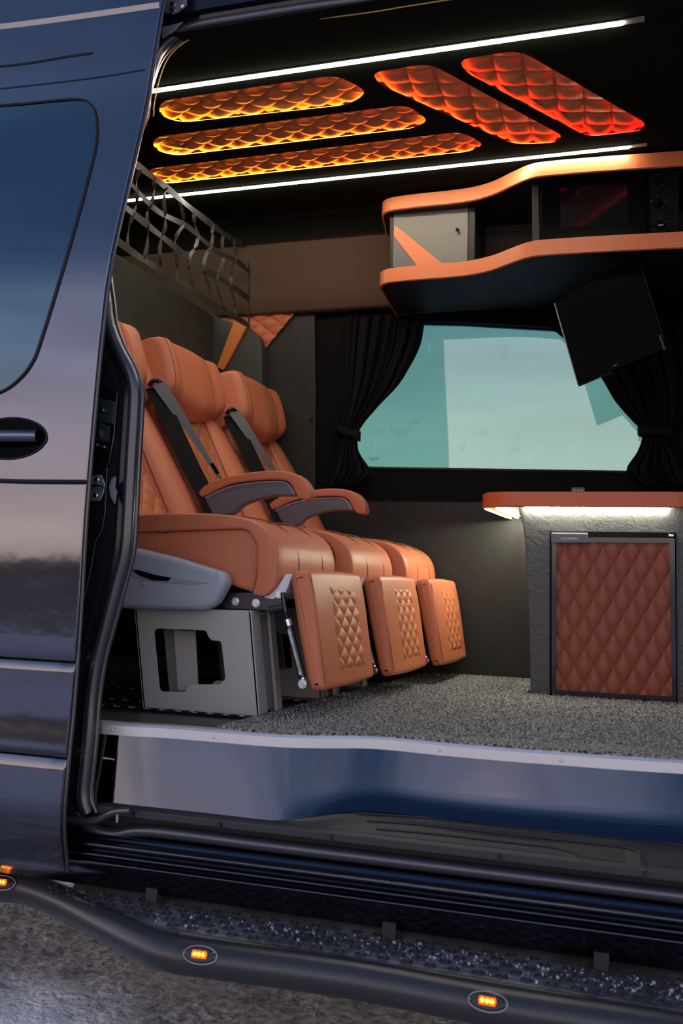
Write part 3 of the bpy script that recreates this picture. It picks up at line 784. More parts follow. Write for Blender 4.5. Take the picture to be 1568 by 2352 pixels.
    obj('belt_guide', *tubeg(catmull([bp(.535, -.055, .045), bp(.545, -.050, .066), bp(.545, .0, .066), bp(.535, .006, .045)], 4), .008, 10), GLOSSB, bl, label='glossy black belt guide at the shoulder')
    bc = bp(.15, .085, .132)
    obj('buckle_tongue', *tubeg([bp(.175, .064, .110), bp(.125, .082, .112)], .0045, 8), STEEL, bl)
    obj('tongue_grip', *tubeg([bp(.225, .050, .106), bp(.185, .062, .110)], .0065, 8), GLOSSB, bl)
    # --- armrest on the far side
    if k < 2 or True:
        pad = [(465, 1131), (486, 1112), (530, 1097), (590, 1086), (645, 1083), (688, 1092), (712, 1115), (718, 1143), (706, 1149), (690, 1143), (672, 1112), (645, 1104), (590, 1106), (530, 1116), (480, 1140), (468, 1142)]
        bod = [(470, 1141), (530, 1117), (590, 1107), (645, 1105), (670, 1112), (684, 1138), (640, 1140), (600, 1147), (560, 1162), (540, 1180), (510, 1184), (478, 1180)]
        YA = 2.87; ya = y0 + SW + .006; sh2 = Vector((dx * .6, ya - YA + .024, 0))
        yy0, yy1 = (YA - .024, YA + .024)
        def g(poly, a_, b_, r_):
            pr = [(v.x, v.y) for v in catmull([(x, z, 0) for x, z in xz(YA, *poly)], 3, True)]
            v, f = loftg(pr, a_, b_, r_, n=4); return [Vector(q_) + sh2 for q_ in v], f
        if k < 2:
            ar = obj('armrest', *g(bod, yy0 + .004, yy1 - .004, .006), GREYD, t, ang=60)
            obj('arm_pad', *g(pad, yy0 - .004, yy1 + .004, .006), LEATHER, ar, ang=60)
            ed = [(x, z) for x, z in xz(YA, (478, 1146), (530, 1122), (590, 1111), (643, 1108), (664, 1113), (680, 1138))]
            cc = catmull([(x, yy0 + .0025, z) for x, z in ed], 5)
            obj('trim_line', *tubeg([p + sh2 for p in cc], .0022, 6), GREYP, ar, label='pale edge line of the arm body')
    # --- side shell (aisle side of the nearest seat only), tilt mechanism
    if k == 0:
        so = fillet(xz(2.33, (225, 1252), (262, 1257), (310, 1258), (400, 1279), (470, 1300), (518, 1315), (524, 1340), (497, 1388), (470, 1402), (300, 1398), (225, 1394)), .012, 4)
        ss = obj('side_cover', *loftg(so, 2.315, 2.372, .018, n=5), GREYP, t, ang=60, label='pale grey plastic side cover')
        sl = fillet(xz(2.312, (304, 1310), (318, 1309), (354, 1320), (393, 1327), (386, 1335), (350, 1333), (320, 1322)), .002, 3)
        obj('release_slot', *prismg(sl, 2.311, 2.318, 'y'), GLOSSB, ss, label='black slot of the recline release')
        rg = fillet(xz(2.313, (262, 1297), (300, 1303), (395, 1328), (480, 1340), (430, 1342), (340, 1334), (262, 1310)), .004, 3)
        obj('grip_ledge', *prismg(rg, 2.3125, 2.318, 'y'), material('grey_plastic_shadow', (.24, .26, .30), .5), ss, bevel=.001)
        bt = at(330, 1341, Y=2.314); obj('button', *discg(bt, (0, -1, 0), .0065, .0035, 20, .0055), GREYP, ss, label='small round cap')
    fr = xz(2.37, (500, 1362), (640, 1360), (655, 1378), (640, 1402), (520, 1398), (500, 1390))
    frm = obj('seat_frame', *join(*[([Vector(v) + D + Vector((0, y0 - 2.37, 0)) for v in a_[0]], a_[1]) for a_ in (prismg(fillet(fr, .006, 3), 2.385, 2.393, 'y'), prismg(fillet(fr, .006, 3), 2.80, 2.808, 'y'), boxg(-1.35, -1.0, 2.40, 2.80, .300, .318))]), DSTEEL, t)
    bolts = []
    for px, py, r_ in ((541, 1381, .008), (588, 1385, .008), (641, 1366, .007)):
        c = at(px, py, Y=2.385) + D + Vector((0, y0 - 2.37, 0)); bolts += [discg(c, (0, -1, 0), r_, .006, 6), discg(c, (0, -1, 0), r_ * 1.4, .002, 16)]
    [obj('bolt', *join(a_, b_), STEEL if k == 0 else DSTEEL, frm) for a_, b_ in zip(bolts[::2], bolts[1::2])]
    hb = [Vector((*p_, 0)) for p_ in []]
    # --- leg rest
    lr = xz(2.37, (663, 1322), (675, 1310), (708, 1309), (722, 1380), (746, 1586), (712, 1590), (702, 1560), (680, 1440))
    lrp = fillet(lr, [.010, .012, .014, .03, .014, .012, .02, .03], 4)
    lg_ = obj('leg_rest', *[(lambda g_: ([Vector(v) + D + Vector((0, y0 - 2.37, 0)) for v in g_[0]], g_[1]))(loftg(lrp, 2.37, 2.37 + SW, .020, n=5, bulge=.004, mid=10))][0], LEATHER, t, ang=60)
    a0 = Vector((lr[2][0], 0, lr[2][1])); a1 = Vector((lr[4][0], 0, lr[4][1])); dn = (a1 - a0); ln_ = dn.length; nrm = Vector((-dn.z, 0, dn.x)).normalized()
    if nrm.x < 0: nrm = -nrm
    O2 = a0 + dn * .10 + nrm * .0045 + D + Vector((0, y0 + .125, 0))
    def lq(u, v):
        h = .0065 * pillow(u * 3.2 + v * 4.6, u * 3.2 - v * 4.6 + .5, .5)
        e_ = min(u, 1 - u) * 10; e2 = min(v, 1 - v) * 10
        h = h * min(1, e_, e2) - .008 * (1 - min(1, e_, e2)) ** 2
        return O2 + dn * (.80 * v) + Vector((0, .25 * u, 0)) + nrm * (h + .003 * math.sin(math.pi * v))
    obj('quilted_face', *gridg(lq, 100, 150), LEATHER2, lg_, ang=75)
    stt = [tubeg([a0 + dn * q_ + nrm * .001 + Vector((0, y0 + .012, 0)) + D for q_ in (.06, .5, .95)], .0011, 5)]
    obj('seam', *join(*stt), THREAD, lg_)
    # gas strut
    c0 = at(655, 1405, Y=2.375) + D + Vector((0, y0 - 2.37, 0)); c1 = at(698, 1570, Y=2.375) + D + Vector((0, y0 - 2.37, 0))
    dd = c1 - c0
    gs = obj('gas_strut', *join(tubeg([c0 + dd * .18, c0 + dd * .92], .0105, 12), tubeg([c0, c0 + dd * .2], .003, 8)), GLOSSB, t)
    obj('strut_label', *tubeg([c0 + dd * .24 + Vector((0, -.0058, 0)), c0 + dd * .88 + Vector((0, -.0058, 0))], .0055, 12), material('strut_sticker', (.25, .26, .28), .5, col2=(.5, .53, .58), cscale=60), gs, label='grey printed sticker on the strut')
    obj('strut_collar', *tubeg([c0 + dd * .11, c0 + dd * .145, c0 + dd * .147, c0 + dd * .16, c0 + dd * .162, c0 + dd * .20], .011, 10), STEEL, gs, label='bright steel collar')
    obj('strut_fitting', *join(discg(c1 + Vector((0, -.012, 0)), (0, -1, 0), .0075, .006, 6),
         discg(c1 + Vector((0, -.006, 0)), (0, -1, 0), .012, .006, 18), tubeg([c0 + dd * .90, c1], .007, 8)), STEEL, gs, label='bright steel end fittings')
    obj('strut_bracket', *join(tubeg([c0 + Vector((-.045, 0, .002)), c0 + Vector((-.004, 0, .012))], .010, 10), tubeg([c0 + Vector((-.01, 0, .05)), c0], .006, 8)), DSTEEL, gs)
    lb = fillet(xz(2.37, (600, 1372), (632, 1350), (652, 1318), (668, 1318), (650, 1362), (622, 1376)), .004, 3)
    obj('hinge_cover', *[(lambda g_: ([Vector(v) + D + Vector((0, y0 - 2.37, 0)) for v in g_[0]], g_[1]))(prismg(lb, 2.384, 2.79, 'y'))][0], material('white_liner', (.62, .62, .66), .5), frm, label='pale liner at the hinge')
    # --- floor pedestal: two pressed plates joined by cross members
    YP = 2.37; yo = (0, .495, .93)[k]
    outer = fillet(xz(YP, (310, 1397), (574, 1402), (594, 1647), (568, 1652), (331, 1634)), [.01, .01, .012, .008, .006], 3)
    hole_ = fillet(xz(YP, (352, 1443), (474, 1448), (478, 1462), (486, 1471), (508, 1472), (518, 1560), (506, 1572), (436, 1572), (424, 1590), (366, 1588)), [.016, .008, .006, .006, .010, .014, .006, .008, .006, .012], 3)
    g0 = platehole(outer, [hole_], .004, lambda c: (c.x, YP + yo + .002 + c.z, c.y))
    ped = obj('pedestal', *g0, GREYM, t, smooth=False, bevel=.0012)
    (fx, fz), (gx, gz) = xz(YP, (574, 1402))[0], xz(YP, (594, 1647))[0]
    flange = prismg([(fx - .004, fz), (fx + .004, fz), (gx + .004, gz), (gx - .004, gz)], YP + yo, YP + yo + .055, 'y')
    (hx, hz), (ix, iz) = xz(YP, (310, 1397))[0], xz(YP, (331, 1634))[0]
    fl2 = prismg([(hx - .002, hz), (hx + .004, hz), (ix + .004, iz), (ix - .002, iz)], YP + yo, YP + yo + .055, 'y')
    each('pedestal_flange', [flange, fl2], GREYM, ped, smooth=False)
    if k < 2:
        in2 = [(x, z) for x, z in outer]
        g2 = platehole(outer, [hole_], .004, lambda c: (c.x + .01, YP + yo + .135 + c.z, c.y))
        fl3 = prismg([(fx + .006, fz), (fx + .014, fz), (gx + .014, gz), (gx + .006, gz)], YP + yo + .10, YP + yo + .137, 'y')
        up_ = prismg([(a_, b_) for a_, b_ in xz(YP, (375, 1450), (425, 1450), (432, 1590), (385, 1590))], YP + yo + .06, YP + yo + .064, 'y')
        obj('inner_plate', *join(g2, fl3, up_, boxg(-1.33 , -1.02, YP + yo + .01, YP + yo + .13, .262, .27), boxg(-1.31, -1.0, YP + yo + .01, YP + yo + .13, .0, .008)), GREYM, ped, smooth=False)
    return t
seat(0, 2.37, 0, 0, 'tan leather reclining seat nearest the door, with a pale grey side cover')
seat(1, 2.90, .04, 0, 'tan leather reclining seat in the middle of the row of three')
seat(2, 3.43, .08, 0, 'tan leather reclining seat farthest from the door, against the wall')

# ------------------------------------------------------------------ fridge counter
TB, TT = .645, .692
tp = fillet([(-.565, 3.935), (-.60, 3.34), (.14, 3.34), (.14, 3.935)], [0, .13, .10, 0], 10)
tab = obj('countertop', *prismg([(x, y) for x, y in tp], TB + .004, TT, 'z'), VINYL, bevel=.002)
tag(tab, 'black countertop with a red-orange edge over the fridge cabinet', 'countertop')
def band(pts, z0, z1, th, mat, par, nm='edge_band'):
    V, F = [], []; N = len(pts)
    nr = []
    for i in range(N):
        a = Vector(pts[max(0, i - 1)]); b = Vector(pts[min(N - 1, i + 1)]); d = (b - a).normalized(); nr.append(Vector((d.y, -d.x)))
    for p, q in zip(pts, nr):
        for o_, z in ((0, z0), (th, z0 + .003), (th, z1 - .003), (0, z1)): V.append((p[0] + q.x * o_, p[1] + q.y * o_, z))
    for i in range(N - 1):
        for k in range(4): F.append((i * 4 + k, i * 4 + (k + 1) % 4, i * 4 + 4 + (k + 1) % 4, i * 4 + 4 + k))
    F += [(0, 1, 2, 3), ((N - 1) * 4 + 3, (N - 1) * 4 + 2, (N - 1) * 4 + 1, (N - 1) * 4)]
    return obj(nm, V, F, mat, par, ang=50)
band(tp, TB - .004, TT + .002, .006, EDGE2, tab)
obj('led_tape', *boxg(-.44, .03, 3.366, 3.376, TB - .003, TB + .003), LEDT, tab, smooth=False, label='white light tape under the front edge')
obj('led_tape', *prismg([(-.554, 3.47), (-.549, 3.47), (-.531, 3.88), (-.536, 3.88)], TB - .002, TB + .003, 'z'), emitter('led_table_end', (1.0, .96, .74), 330), tab, smooth=False, label='white light tape under the end of the top')
obj('led_tape', *prismg([(-.588, 3.50), (-.585, 3.50), (-.561, 3.90), (-.564, 3.90)], TB - .002, TB + .003, 'z'), LEDWARM, tab, smooth=False, label='warm line of light inside the end edge')
CABF = 3.382
cl = catmull([(x, z, 0) for x, z in xz(CABF, (1190, 1166), (1199, 1200), (1206, 1250), (1211, 1350), (1215, 1450), (1218, 1600))], 5)
cab_poly = [(v.x, v.y) for v in cl]; cab_poly[-1] = (cab_poly[-1][0], .0)
cab_poly[0] = (cab_poly[0][0], TB + .002)
cab_poly = cab_poly + [(.085, 0), (.085, .45), (.10, .58), (.115, TB + .002)]
FV = material('cabinet_vinyl', (.050, .052, .054), .42, 0, .5, bump=('wrinkle', 30, .7, .004), bump2=('vor', 190, .3, .001))
cab = obj('fridge_cabinet', *prismg(cab_poly, CABF, 3.93, 'y'), FV, bevel=.003, ang=50)
tag(cab, 'black grained cabinet with a flared side standing under the countertop', 'cabinet')
# fridge
FY = CABF - .004
fr_ = thing('fridge', 'small built-in fridge with a quilted brown leather door', 'fridge', (at(1410, 1610, Y=FY).x, FY, 0))
def fbox(x0, y0, x1, y1, ya, yb, r=.004):
    return prismg(fillet(xz(FY, (x0, y0), (x1, y0 + (x1 - x0) * .012), (x1 + 3, y1 + (x1 - x0) * .05), (x0, y1)), r, 3), ya, yb, 'y')
obj('housing', *fbox(1262, 1220, 1552, 1604, FY - .002, FY + .003), FLOCK, fr_)
fo = fillet(xz(FY, (1268, 1234), (1549, 1237), (1552, 1614), (1268, 1600)), .004, 3)
fi = fillet(xz(FY, (1279, 1246), (1536, 1248), (1543, 1599), (1278, 1583)), .006, 3)
dr = obj('door', *platehole(fo, [fi], .018, lambda c: (c.x, FY - .012 + c.z, c.y)), GLOSSF, fr_, bevel=.0015, label='glossy black door frame')
fa, fb, fc, fd = [Vector((x, FY - .013, z)) for x, z in xz(FY, (1277, 1245), (1538, 1247), (1545, 1601), (1276, 1585))]
def fq(u, v):
    p = fa.lerp(fb, u).lerp(fd.lerp(fc, u), v)
    h = .010 * pillow(u * 5.9 + v * 4.45 + .3, u * 5.9 - v * 4.45 + .75, .40)
    return p + Vector((0, -h + .006, 0))
obj('quilted_panel', *gridg(fq, 130, 170), FRIDGEL, dr, ang=75)
hd = obj('handle', *prismg(fillet(xz(FY - .02, (1266, 1226), (1349, 1227), (1349, 1247), (1266, 1247)), .002, 3), FY - .032, FY - .004, 'y'), material('handle_grey', (.10, .10, .115), .35, .3), dr, bevel=.0012, label='dark grey door handle with the maker name')
obj('handle_top', *prismg(xz(FY - .02, (1267, 1223), (1348, 1224), (1349, 1228), (1267, 1227)), FY - .030, FY - .004, 'y'), ALU, hd, label='bright top edge of the handle')
tx = at(1311, 1237.5, Y=FY - .033)
obj('maker_name', *join(textg('DOMETIC', .0105, lambda c: (tx.x + c.x, FY - .0325 - c.z, tx.z + c.y)), boxg(tx.x - .033, tx.x - .026, FY - .0332, FY - .032, tx.z - .001, tx.z + .001), boxg(tx.x - .030, tx.x - .028, FY - .0332, FY - .032, tx.z - .001, tx.z + .004)), WHITE, hd, smooth=False)
obj('vent', *join(*[boxg(p.x, p.x + .006, FY - .020, FY - .014, p.z - .0012, p.z + .0012) for p in [at(1362 + i * 11, 1235.0 + i * .15, Y=FY - .015) for i in range(15)]]), ALU, dr, smooth=False, label='row of small bright vent slots')
p = at(1541, 1230, Y=FY - .012); obj('hinge', *boxg(p.x - .008, p.x + .008, FY - .02, FY, p.z - .004, p.z + .004), STEEL, fr_, bevel=.001)
p = at(1546, 1617, Y=FY - .012); obj('hinge', *boxg(p.x - .008, p.x + .008, FY - .02, FY, p.z - .003, p.z + .003), DSTEEL, fr_, bevel=.001)
# button pad standing behind the countertop edge
p = at(1327, 1128, Y=3.90)
bpad = thing('control_pad', 'small black control pad with white buttons on the wall above the countertop', 'switch panel', (p.x, 3.94, p.z - .03))
obj('plate', *boxg(p.x - .027, p.x + .027, 3.90, 3.948, p.z - .05, p.z + .016), GLOSSB, bpad, bevel=.002)
for r_ in range(2):
    for c_ in range(3):
        q_ = at(1319 + c_ * 8, 1126 + r_ * 5 + c_ * .3, Y=3.898); obj('button', *boxg(q_.x - .004, q_.x + .004, 3.897, 3.901, q_.z - .0018, q_.z + .0018), WHITE, bpad, smooth=False)
q_ = at(1327, 1121, Y=3.898); obj('indicator', *discg(q_, (0, -1, 0), .0015, .002, 8), RED, bpad)

# ------------------------------------------------------------------ overhead shelf unit
front = [(.45, 3.33), (.25, 3.325), (.07, 3.315), (-.16, 3.297), (-.36, 3.288), (-.43, 3.297), (-.50, 3.345), (-.57, 3.40), (-.65, 3.436), (-.74, 3.448), (-.88, 3.450)]
fc_ = [(v.x, v.y) for v in catmull([(a, b, 0) for a, b in front], 6)]
fl = fc_ + [(v[0], v[1]) for v in fillet([(-.88, 3.45), (-1.015, 3.46), (-1.05, 3.70)], .085, 8, closed=False)[1:]]
def wally(z): return 3.885 if z < 1.6 else 3.74
def board(z0, z1, wy, nm):
    pts = fl[:-1] + [(-1.058, wy)]
    poly = pts + [(.45, wy)]
    b_ = obj(nm, *prismg(poly, z0 + .002, z1 - .002, 'z'), VINYL, SH, ang=40)
    band(pts[::-1], z0, z1, .006, EDGE, b_)
    return b_
SH = thing('overhead_shelf_unit', 'black overhead shelf unit with orange wavy front edges under the ceiling', 'shelf', (-.4, 3.88, 1.5))
board(1.502, 1.560, 3.885, 'lower_board'); board(1.783, 1.838, 3.70, 'upper_board')
YD = 3.50
dp = xz(YD, (905, 467), (1076, 458), (1073, 607), (902, 614))
obj('box', *join(prismg(xz(YD, (894, 474), (905, 466), (902, 616), (896, 616)), YD, 3.72, 'y'), prismg(xz(YD, (1077, 455), (1092, 453), (1090, 606), (1074, 608)), YD - .004, 3.72, 'y'),
    prismg(xz(YD, (900, 470), (1085, 458), (1085, 608), (900, 616)), 3.70, 3.72, 'y')), VINYL, SH, smooth=False, bevel=.002)
dd_ = obj('door', *prismg(fillet(dp, .004, 3), YD - .004, YD + .012, 'y'), CABDOOR, SH, bevel=.002, label='leather-covered cupboard door, its black vinyl paled to look strongly lit')
obj('orange_stripe', *prismg(xz(YD - .005, (906, 517), (1019, 608.5), (959, 612.5), (904.5, 543)), YD - .008, YD - .003, 'y'), EDGE, dd_, smooth=False, bevel=.001)
obj('dark_corner', *prismg(xz(YD - .005, (904.5, 545), (956, 613), (902.5, 614)), YD - .006, YD - .003, 'y'), material('corner_grey', (.09, .095, .09), .5), dd_, smooth=False)
p = at(1052, 531, Y=YD - .01); obj('knob', *join(discg((p.x, YD - .004, p.z), (0, -1, 0), .004, .018, 14, .006), discg((p.x, YD - .022, p.z), (0, -1, 0), .007, .004, 14)), GLOSSB, dd_)
YM = 3.345
obj('divider', *prismg(xz(YM, (1221, 402), (1236, 396), (1240, 566), (1222, 570)), YM, 3.70, 'y'), VINYL, SH, smooth=False, bevel=.002)
# microwave
mw = thing('microwave', 'black built-in microwave oven between the two orange-edged shelf boards', 'microwave', (at(1390, 560, Y=YM).x, YM, 1.56))
mo = xz(YM, (1240, 404), (1560, 372), (1560, 550), (1241, 562))
obj('body', *prismg(mo, YM, 3.62, 'y'), FLOCK, mw, smooth=False, bevel=.003)
md = obj('door', *prismg(fillet(xz(YM, (1243, 410), (1484, 388), (1486, 545), (1244, 557)), .004, 3), YM - .014, YM, 'y'), SCREEN, mw, bevel=.002, label='glossy black glass door')
obj('inner_window', *prismg(xz(YM - .014, (1285, 432), (1440, 420), (1442, 516), (1288, 524)), YM - .0148, YM - .014, 'y'), material('oven_window', (.004, .004, .005), .08, 0, .25), md, smooth=False)
obj('door_trim', *prismg(xz(YM - .014, (1242, 555.5), (1486, 542), (1486, 545.5), (1242, 559)), YM - .0175, YM - .013, 'y'), STEEL, md, smooth=False, label='bright metal strip along the bottom of the door')
for px, py in ((1511, 414), (1510, 466), (1514, 516)):
    c = at(px, py, Y=YM - .003)
    k_ = obj('knob', *join(discg((c.x, YM, c.z), (0, -1, 0), .0165, .010, 24, .015), boxg(c.x - .0025, c.x + .0025, YM - .018, YM - .010, c.z - .013, c.z + .013)), GLOSSB, mw)
    ring = [(c.x + .0225 * math.cos(a * math.pi / 8), YM - .001, c.z + .0225 * math.sin(a * math.pi / 8)) for a in (-2, 1, 4, 7, 10)]
    obj('dial_marks', *join(*[boxg(a - .0012, a + .0012, y - .0008, y, z - .0008, z + .0008) for a, y, z in ring]), material('dim_print', (.3, .3, .3), .5), k_, smooth=False)
c = at(1517, 517, Y=YM - .02); obj('chrome_cap', *boxg(c.x - .007, c.x + .009, YM - .021, YM - .016, c.z - .002, c.z + .003), STEEL, mw, bevel=.001)

# hanging screen
YT = 3.42
tv = thing('hanging_screen', 'black flat screen hanging tilted under the overhead shelf in front of the window', 'television', at(1400, 740, Y=YT + .02))
tq = xz(YT, (1273, 693), (1460, 590), (1528, 800), (1327, 885))
obj('case', *prismg(fillet(tq, .006, 3), YT, YT + .030, 'y'), SCREEN, tv, bevel=.002)
ti = xz(YT, (1283, 699), (1454, 604), (1517, 796), (1333, 874))
obj('display', *prismg(ti, YT - .0012, YT, 'y'), SCREEN, tv, smooth=False, label='switched-off glossy display')
p0, p1 = at(1273, 697, Y=YT), at(1326, 882, Y=YT)
obj('bezel_line', *tubeg([p0, p1], .0022, 6), ALU, tv, label='thin silver line down the left side')
p0 = at(1413, 839, Y=YT - .002)
obj('maker_mark', *tubeg([p0 + Vector((-.008, 0, -.0025)), p0 + Vector((0, 0, .0)), p0 + Vector((.007, 0, .004))], .0011, 5), material('mark_grey', (.35, .35, .35), .4), tv)
obj('edge_and_glint', *join(tubeg([at(1462, 584, Y=YT + .02), at(1522, 780, Y=YT + .02)], .006, 8), tubeg([at(1515, 770, Y=YT + .0), at(1527, 804, Y=YT + .0)], .0065, 8)), DSTEEL, tv)  # right edge of the screen, its end highlight modelled as a second tube
p = at(1462, 587, Y=YT); obj('hinge_screw', *discg(p, (0, -1, 0), .004, .003, 10), STEEL, tv)

# ------------------------------------------------------------------ sliding door, slid open along the outside
DX0, DX1 = -2.75, -1.271
door = thing('sliding_door', 'glossy black sliding van door slid open, with a tinted window and a handle', 'van door', (-2.0, 1.95, -.32))
ZT, ZG, ZB = 2.6, -.062, -.318
def dgrid(z0, z1, nz, thick=.016, edge_r=.006):
    V = []; nx = 30
    xs = [DX0 + (DX1 - DX0) * i / nx for i in range(nx)] + [DX1 - .004, DX1]
    n = len(xs)
    for j in range(nz + 1):
        z = z0 + (z1 - z0) * j / nz
        rr = .006 if j in (0, nz) else 0
        for x in xs:
            V.append((x, prof(z) + (.005 if x == DX1 else 0) + rr, z))
    for j in range(nz + 1):
        z = z0 + (z1 - z0) * j / nz
        for x in xs: V.append((x, prof(z) + thick, z))
    M = n * (nz + 1); F = []
    for j in range(nz):
        for i in range(n - 1):
            a = j * n + i; F.append((a, a + 1, a + n + 1, a + n)); F.append((M + a + n, M + a + n + 1, M + a + 1, M + a))
        a = j * n + n - 1; F.append((a, M + a, M + a + n, a + n)); a = j * n; F.append((a + n, M + a + n, M + a, a))
    for i in range(n - 1):
        F.append((i, M + i, M + i + 1, i + 1)); a = nz * n + i; F.append((a + 1, M + a + 1, M + a, a))
    return V, F
zl = on_skin(160, 1521).z
obj('door_skin', *dgrid(zl + .003, ZT, 90), PAINT, door, ang=50)
obj('lower_cladding', *[(lambda g: ([(x, y - (.0 if z > ZG + .06 else .0), z) for x, y, z in g[0]], g[1]))(dgrid(ZG, zl - .003, 20))][0], PAINT, door, ang=50)
SKIRT = PAINT
obj('skirt', *dgrid(ZB, ZG - .004, 20), PAINT, door, ang=50, label='lowest door panel reflecting the gravel')
def skinline(px, off, n=8):
    return catmull([on_skin(a, b, off) for a, b in px], n)
# window: glass slightly proud of the skin inside a rubber channel
wpx = [(-60, 247), (60, 238), (175, 228), (208, 240), (221, 268), (222, 320), (205, 400), (150, 600), (95, 780), (70, 840), (35, 880), (0, 902), (-60, 925)]
wl_ = [on_skin(a, b, -.0015) for a, b in wpx]
wcv = catmull(wl_, 8)
def glass_patch(off, x_min=-2.45):
    V, F = [], []
    rows = 60; zt, zb = wcv[0].z, wcv[-1].z
    right = {}
    V = []
    zs = [max(p.z for p in wcv) - 1e-3 - (max(p.z for p in wcv) - min(p.z for p in wcv) - 2e-3) * j / rows for j in range(rows + 1)]
    for z in zs:
        xr = None; xtop = []
        for a, b in zip(wcv, wcv[1:]):
            if (a.z - z) * (b.z - z) <= 0 and abs(a.z - b.z) > 1e-9:
                xtop.append(a.x + (b.x - a.x) * (z - a.z) / (b.z - a.z))
        hi = max(xtop) if xtop else x_min
        lo = min(xtop) if len(xtop) > 1 else x_min
        if len(xtop) < 2: lo = x_min
        for i in range(13): V.append((lo + (hi - lo) * i / 12, prof(z) + off, z))
    for j in range(rows):
        for i in range(12): a = j * 13 + i; F.append((a, a + 1, a + 14, a + 13))
    return V, F
DG = material('door_glass', (.085, .125, .15), .05, 1.0)
obj('window_glass', *glass_patch(-.0012), DG, door, label='dark tinted door window')
obj('window_seal', *tubeg([Vector((p.x, prof(p.z) - .0005, p.z)) for p in wcv], .0062, 8, flat=.6), RUBBERM, door)
obj('crease_highlight', *stripg(skinline([(-40, 66), (60, 55), (200, 36), (366, 12)], -.002), (0, -.22, .97), .016, .002, (0, -1, 0)), PAINT, door, label='roof crease strip tilted to show a pale highlight')  # added strip, angled to mirror the horizon as the crease's highlight
for pxs, r_ in (([(-40, 209), (100, 194), (230, 178), (333, 161)], .0030), ([(-40, 157), (60, 147), (150, 132), (212, 123)], .0042)):
    obj('crease', *tubeg(skinline(pxs, .0012), r_, 8), PAINTD, door, label='dark pressed crease')
bl_ = skinline([(-40, 1103), (60, 1106), (196, 1107)], -.002)
obj('belt_rail', *tubeg(bl_, .0062, 8, flat=.9), GLOSSB, door, label='rail below the handle, blackened to show its dark reflection')  # dark reflection in the rail, put in as black gloss
edl = [Vector((DX1 + .003, prof(z) + .009, z)) for z in [ZB + (ZT - ZB) * i / 80 for i in range(81)]]
obj('edge_seal', *tubeg(edl, .0045, 8), RUBBER, door)
# handle: scooped dish with a bar across
hc = on_skin(22, 1007); 
def dish(u, v):
    a = v * 2 * math.pi; r = u
    x = hc.x + .104 * r * math.cos(a); z = hc.z + .050 * r * math.sin(a)
    return (x, prof(z) - .0025 + .003 * (1 - r), z)
obj('handle_dish', *gridg(dish, 8, 48), SCREEN, door)
hbv = []
for i in range(25):
    u = i / 24; x = hc.x - .15 + .238 * u; hbv.append(Vector((x, prof(hc.z) - .010 - .012 * math.sin(math.pi * min(1, u * 1.0)), hc.z + .002)))
obj('handle_bar', *tubeg(hbv, .017, 14, flat=1.0), PAINT, door)
obj('handle_rim', *tubeg([Vector((hc.x + .105 * math.cos(a * math.pi / 24), prof(hc.z + .051 * math.sin(a * math.pi / 24)) - .0015, hc.z + .051 * math.sin(a * math.pi / 24))) for a in range(48)], .0022, 6, True), RUBBERM, door)

# ------------------------------------------------------------------ door opening: body frame, pillar, seal, sill
sealpx = [(330, 300, .115), (327, 262, .115), (334, 225, .115), (347, 165, .115), (368, 115, .115), (405, 80, .115), (455, 60, .115), (560, 42, .115), (700, 20, .115), (850, 0, .115), (1000, -25, .115)]
def sp3(a, b, off):
    return on_skin(a, b, off)
left_px = [(203, 1868), (190, 1830), (196, 1760), (203, 1690), (210, 1600), (222, 1520), (240, 1450), (270, 1340), (288, 1270), (295, 1180), (301, 1060), (308, 940), (308, 890), (296, 850), (270, 800), (250, 745), (243, 690)]
low = [on_skin(a, b, .10) for a, b in left_px]
# hidden stretch behind the door edge between the lower pillar and the upper corner
hid = [Vector((-1.36, prof(1.12) + .105, 1.14)), Vector((-1.43, prof(1.35) + .11, 1.33)), Vector((-1.42, prof(1.5) + .115, 1.47))]
top = [on_skin(a, b, o_) for a, b, o_ in sealpx[1:]]
top += [Vector((.3, top[-1].y, top[-1].z - .005)), Vector((XF, top[-1].y, top[-1].z - .01))]
path = catmull(low + hid + top, 5)
obj_seal_v = tubeg(path, .0155, 12)
frame = thing('door_frame', 'glossy black door opening frame with pillar, latch plates and sill of the van body', 'door frame', (-.6, 2.05, -.33))
obj('opening_seal', *join(obj_seal_v, tubeg([p + Vector((.014, .014, 0)) if p.z < 1.6 else p + Vector((0, .014, -.014)) for p in path], .0065, 8)), RUBBER, frame, label='rubber seal round the door opening')
# jamb surface: outward from the seal, and a return into the cabin
V, F = [], []
for i, p in enumerate(path):
    tnt = (path[min(i + 1, len(path) - 1)] - path[max(i - 1, 0)]).normalized(); outd = Vector((-tnt.z, 0, tnt.x))
    if outd.length < .2: outd = Vector((0, 0, 1))
    outd.normalize()
    if outd.x > .3 and outd.z < .5: outd = -outd
    side = p.z < 1.55
    o1 = p + outd * .010 + Vector((0, .004, 0)); 
    o2 = p + outd * .030 + Vector((0, .0, 0)); o3 = p + outd * .034 + Vector((0, -.018, 0)); o4 = p + outd * .10; o5 = p + outd * .25; o4.y = prof(o4.z) + .085; o5.y = prof(o5.z) + .08
    i1 = p + outd * .004 + Vector((0, .02, 0)); i2 = p + outd * .09 + Vector((0, .12, 0)); i3 = p + outd * .5 + Vector((0, .13, 0))
    V += [i3, i2, i1, o1, o2, o3, o4, o5]
n = len(path)
for i in range(n - 1):
    for k in range(7): F.append((i * 8 + k, i * 8 + k + 1, (i + 1) * 8 + k + 1, (i + 1) * 8 + k))
obj('pillar_panel', V, F, PAINTD, frame, ang=40)
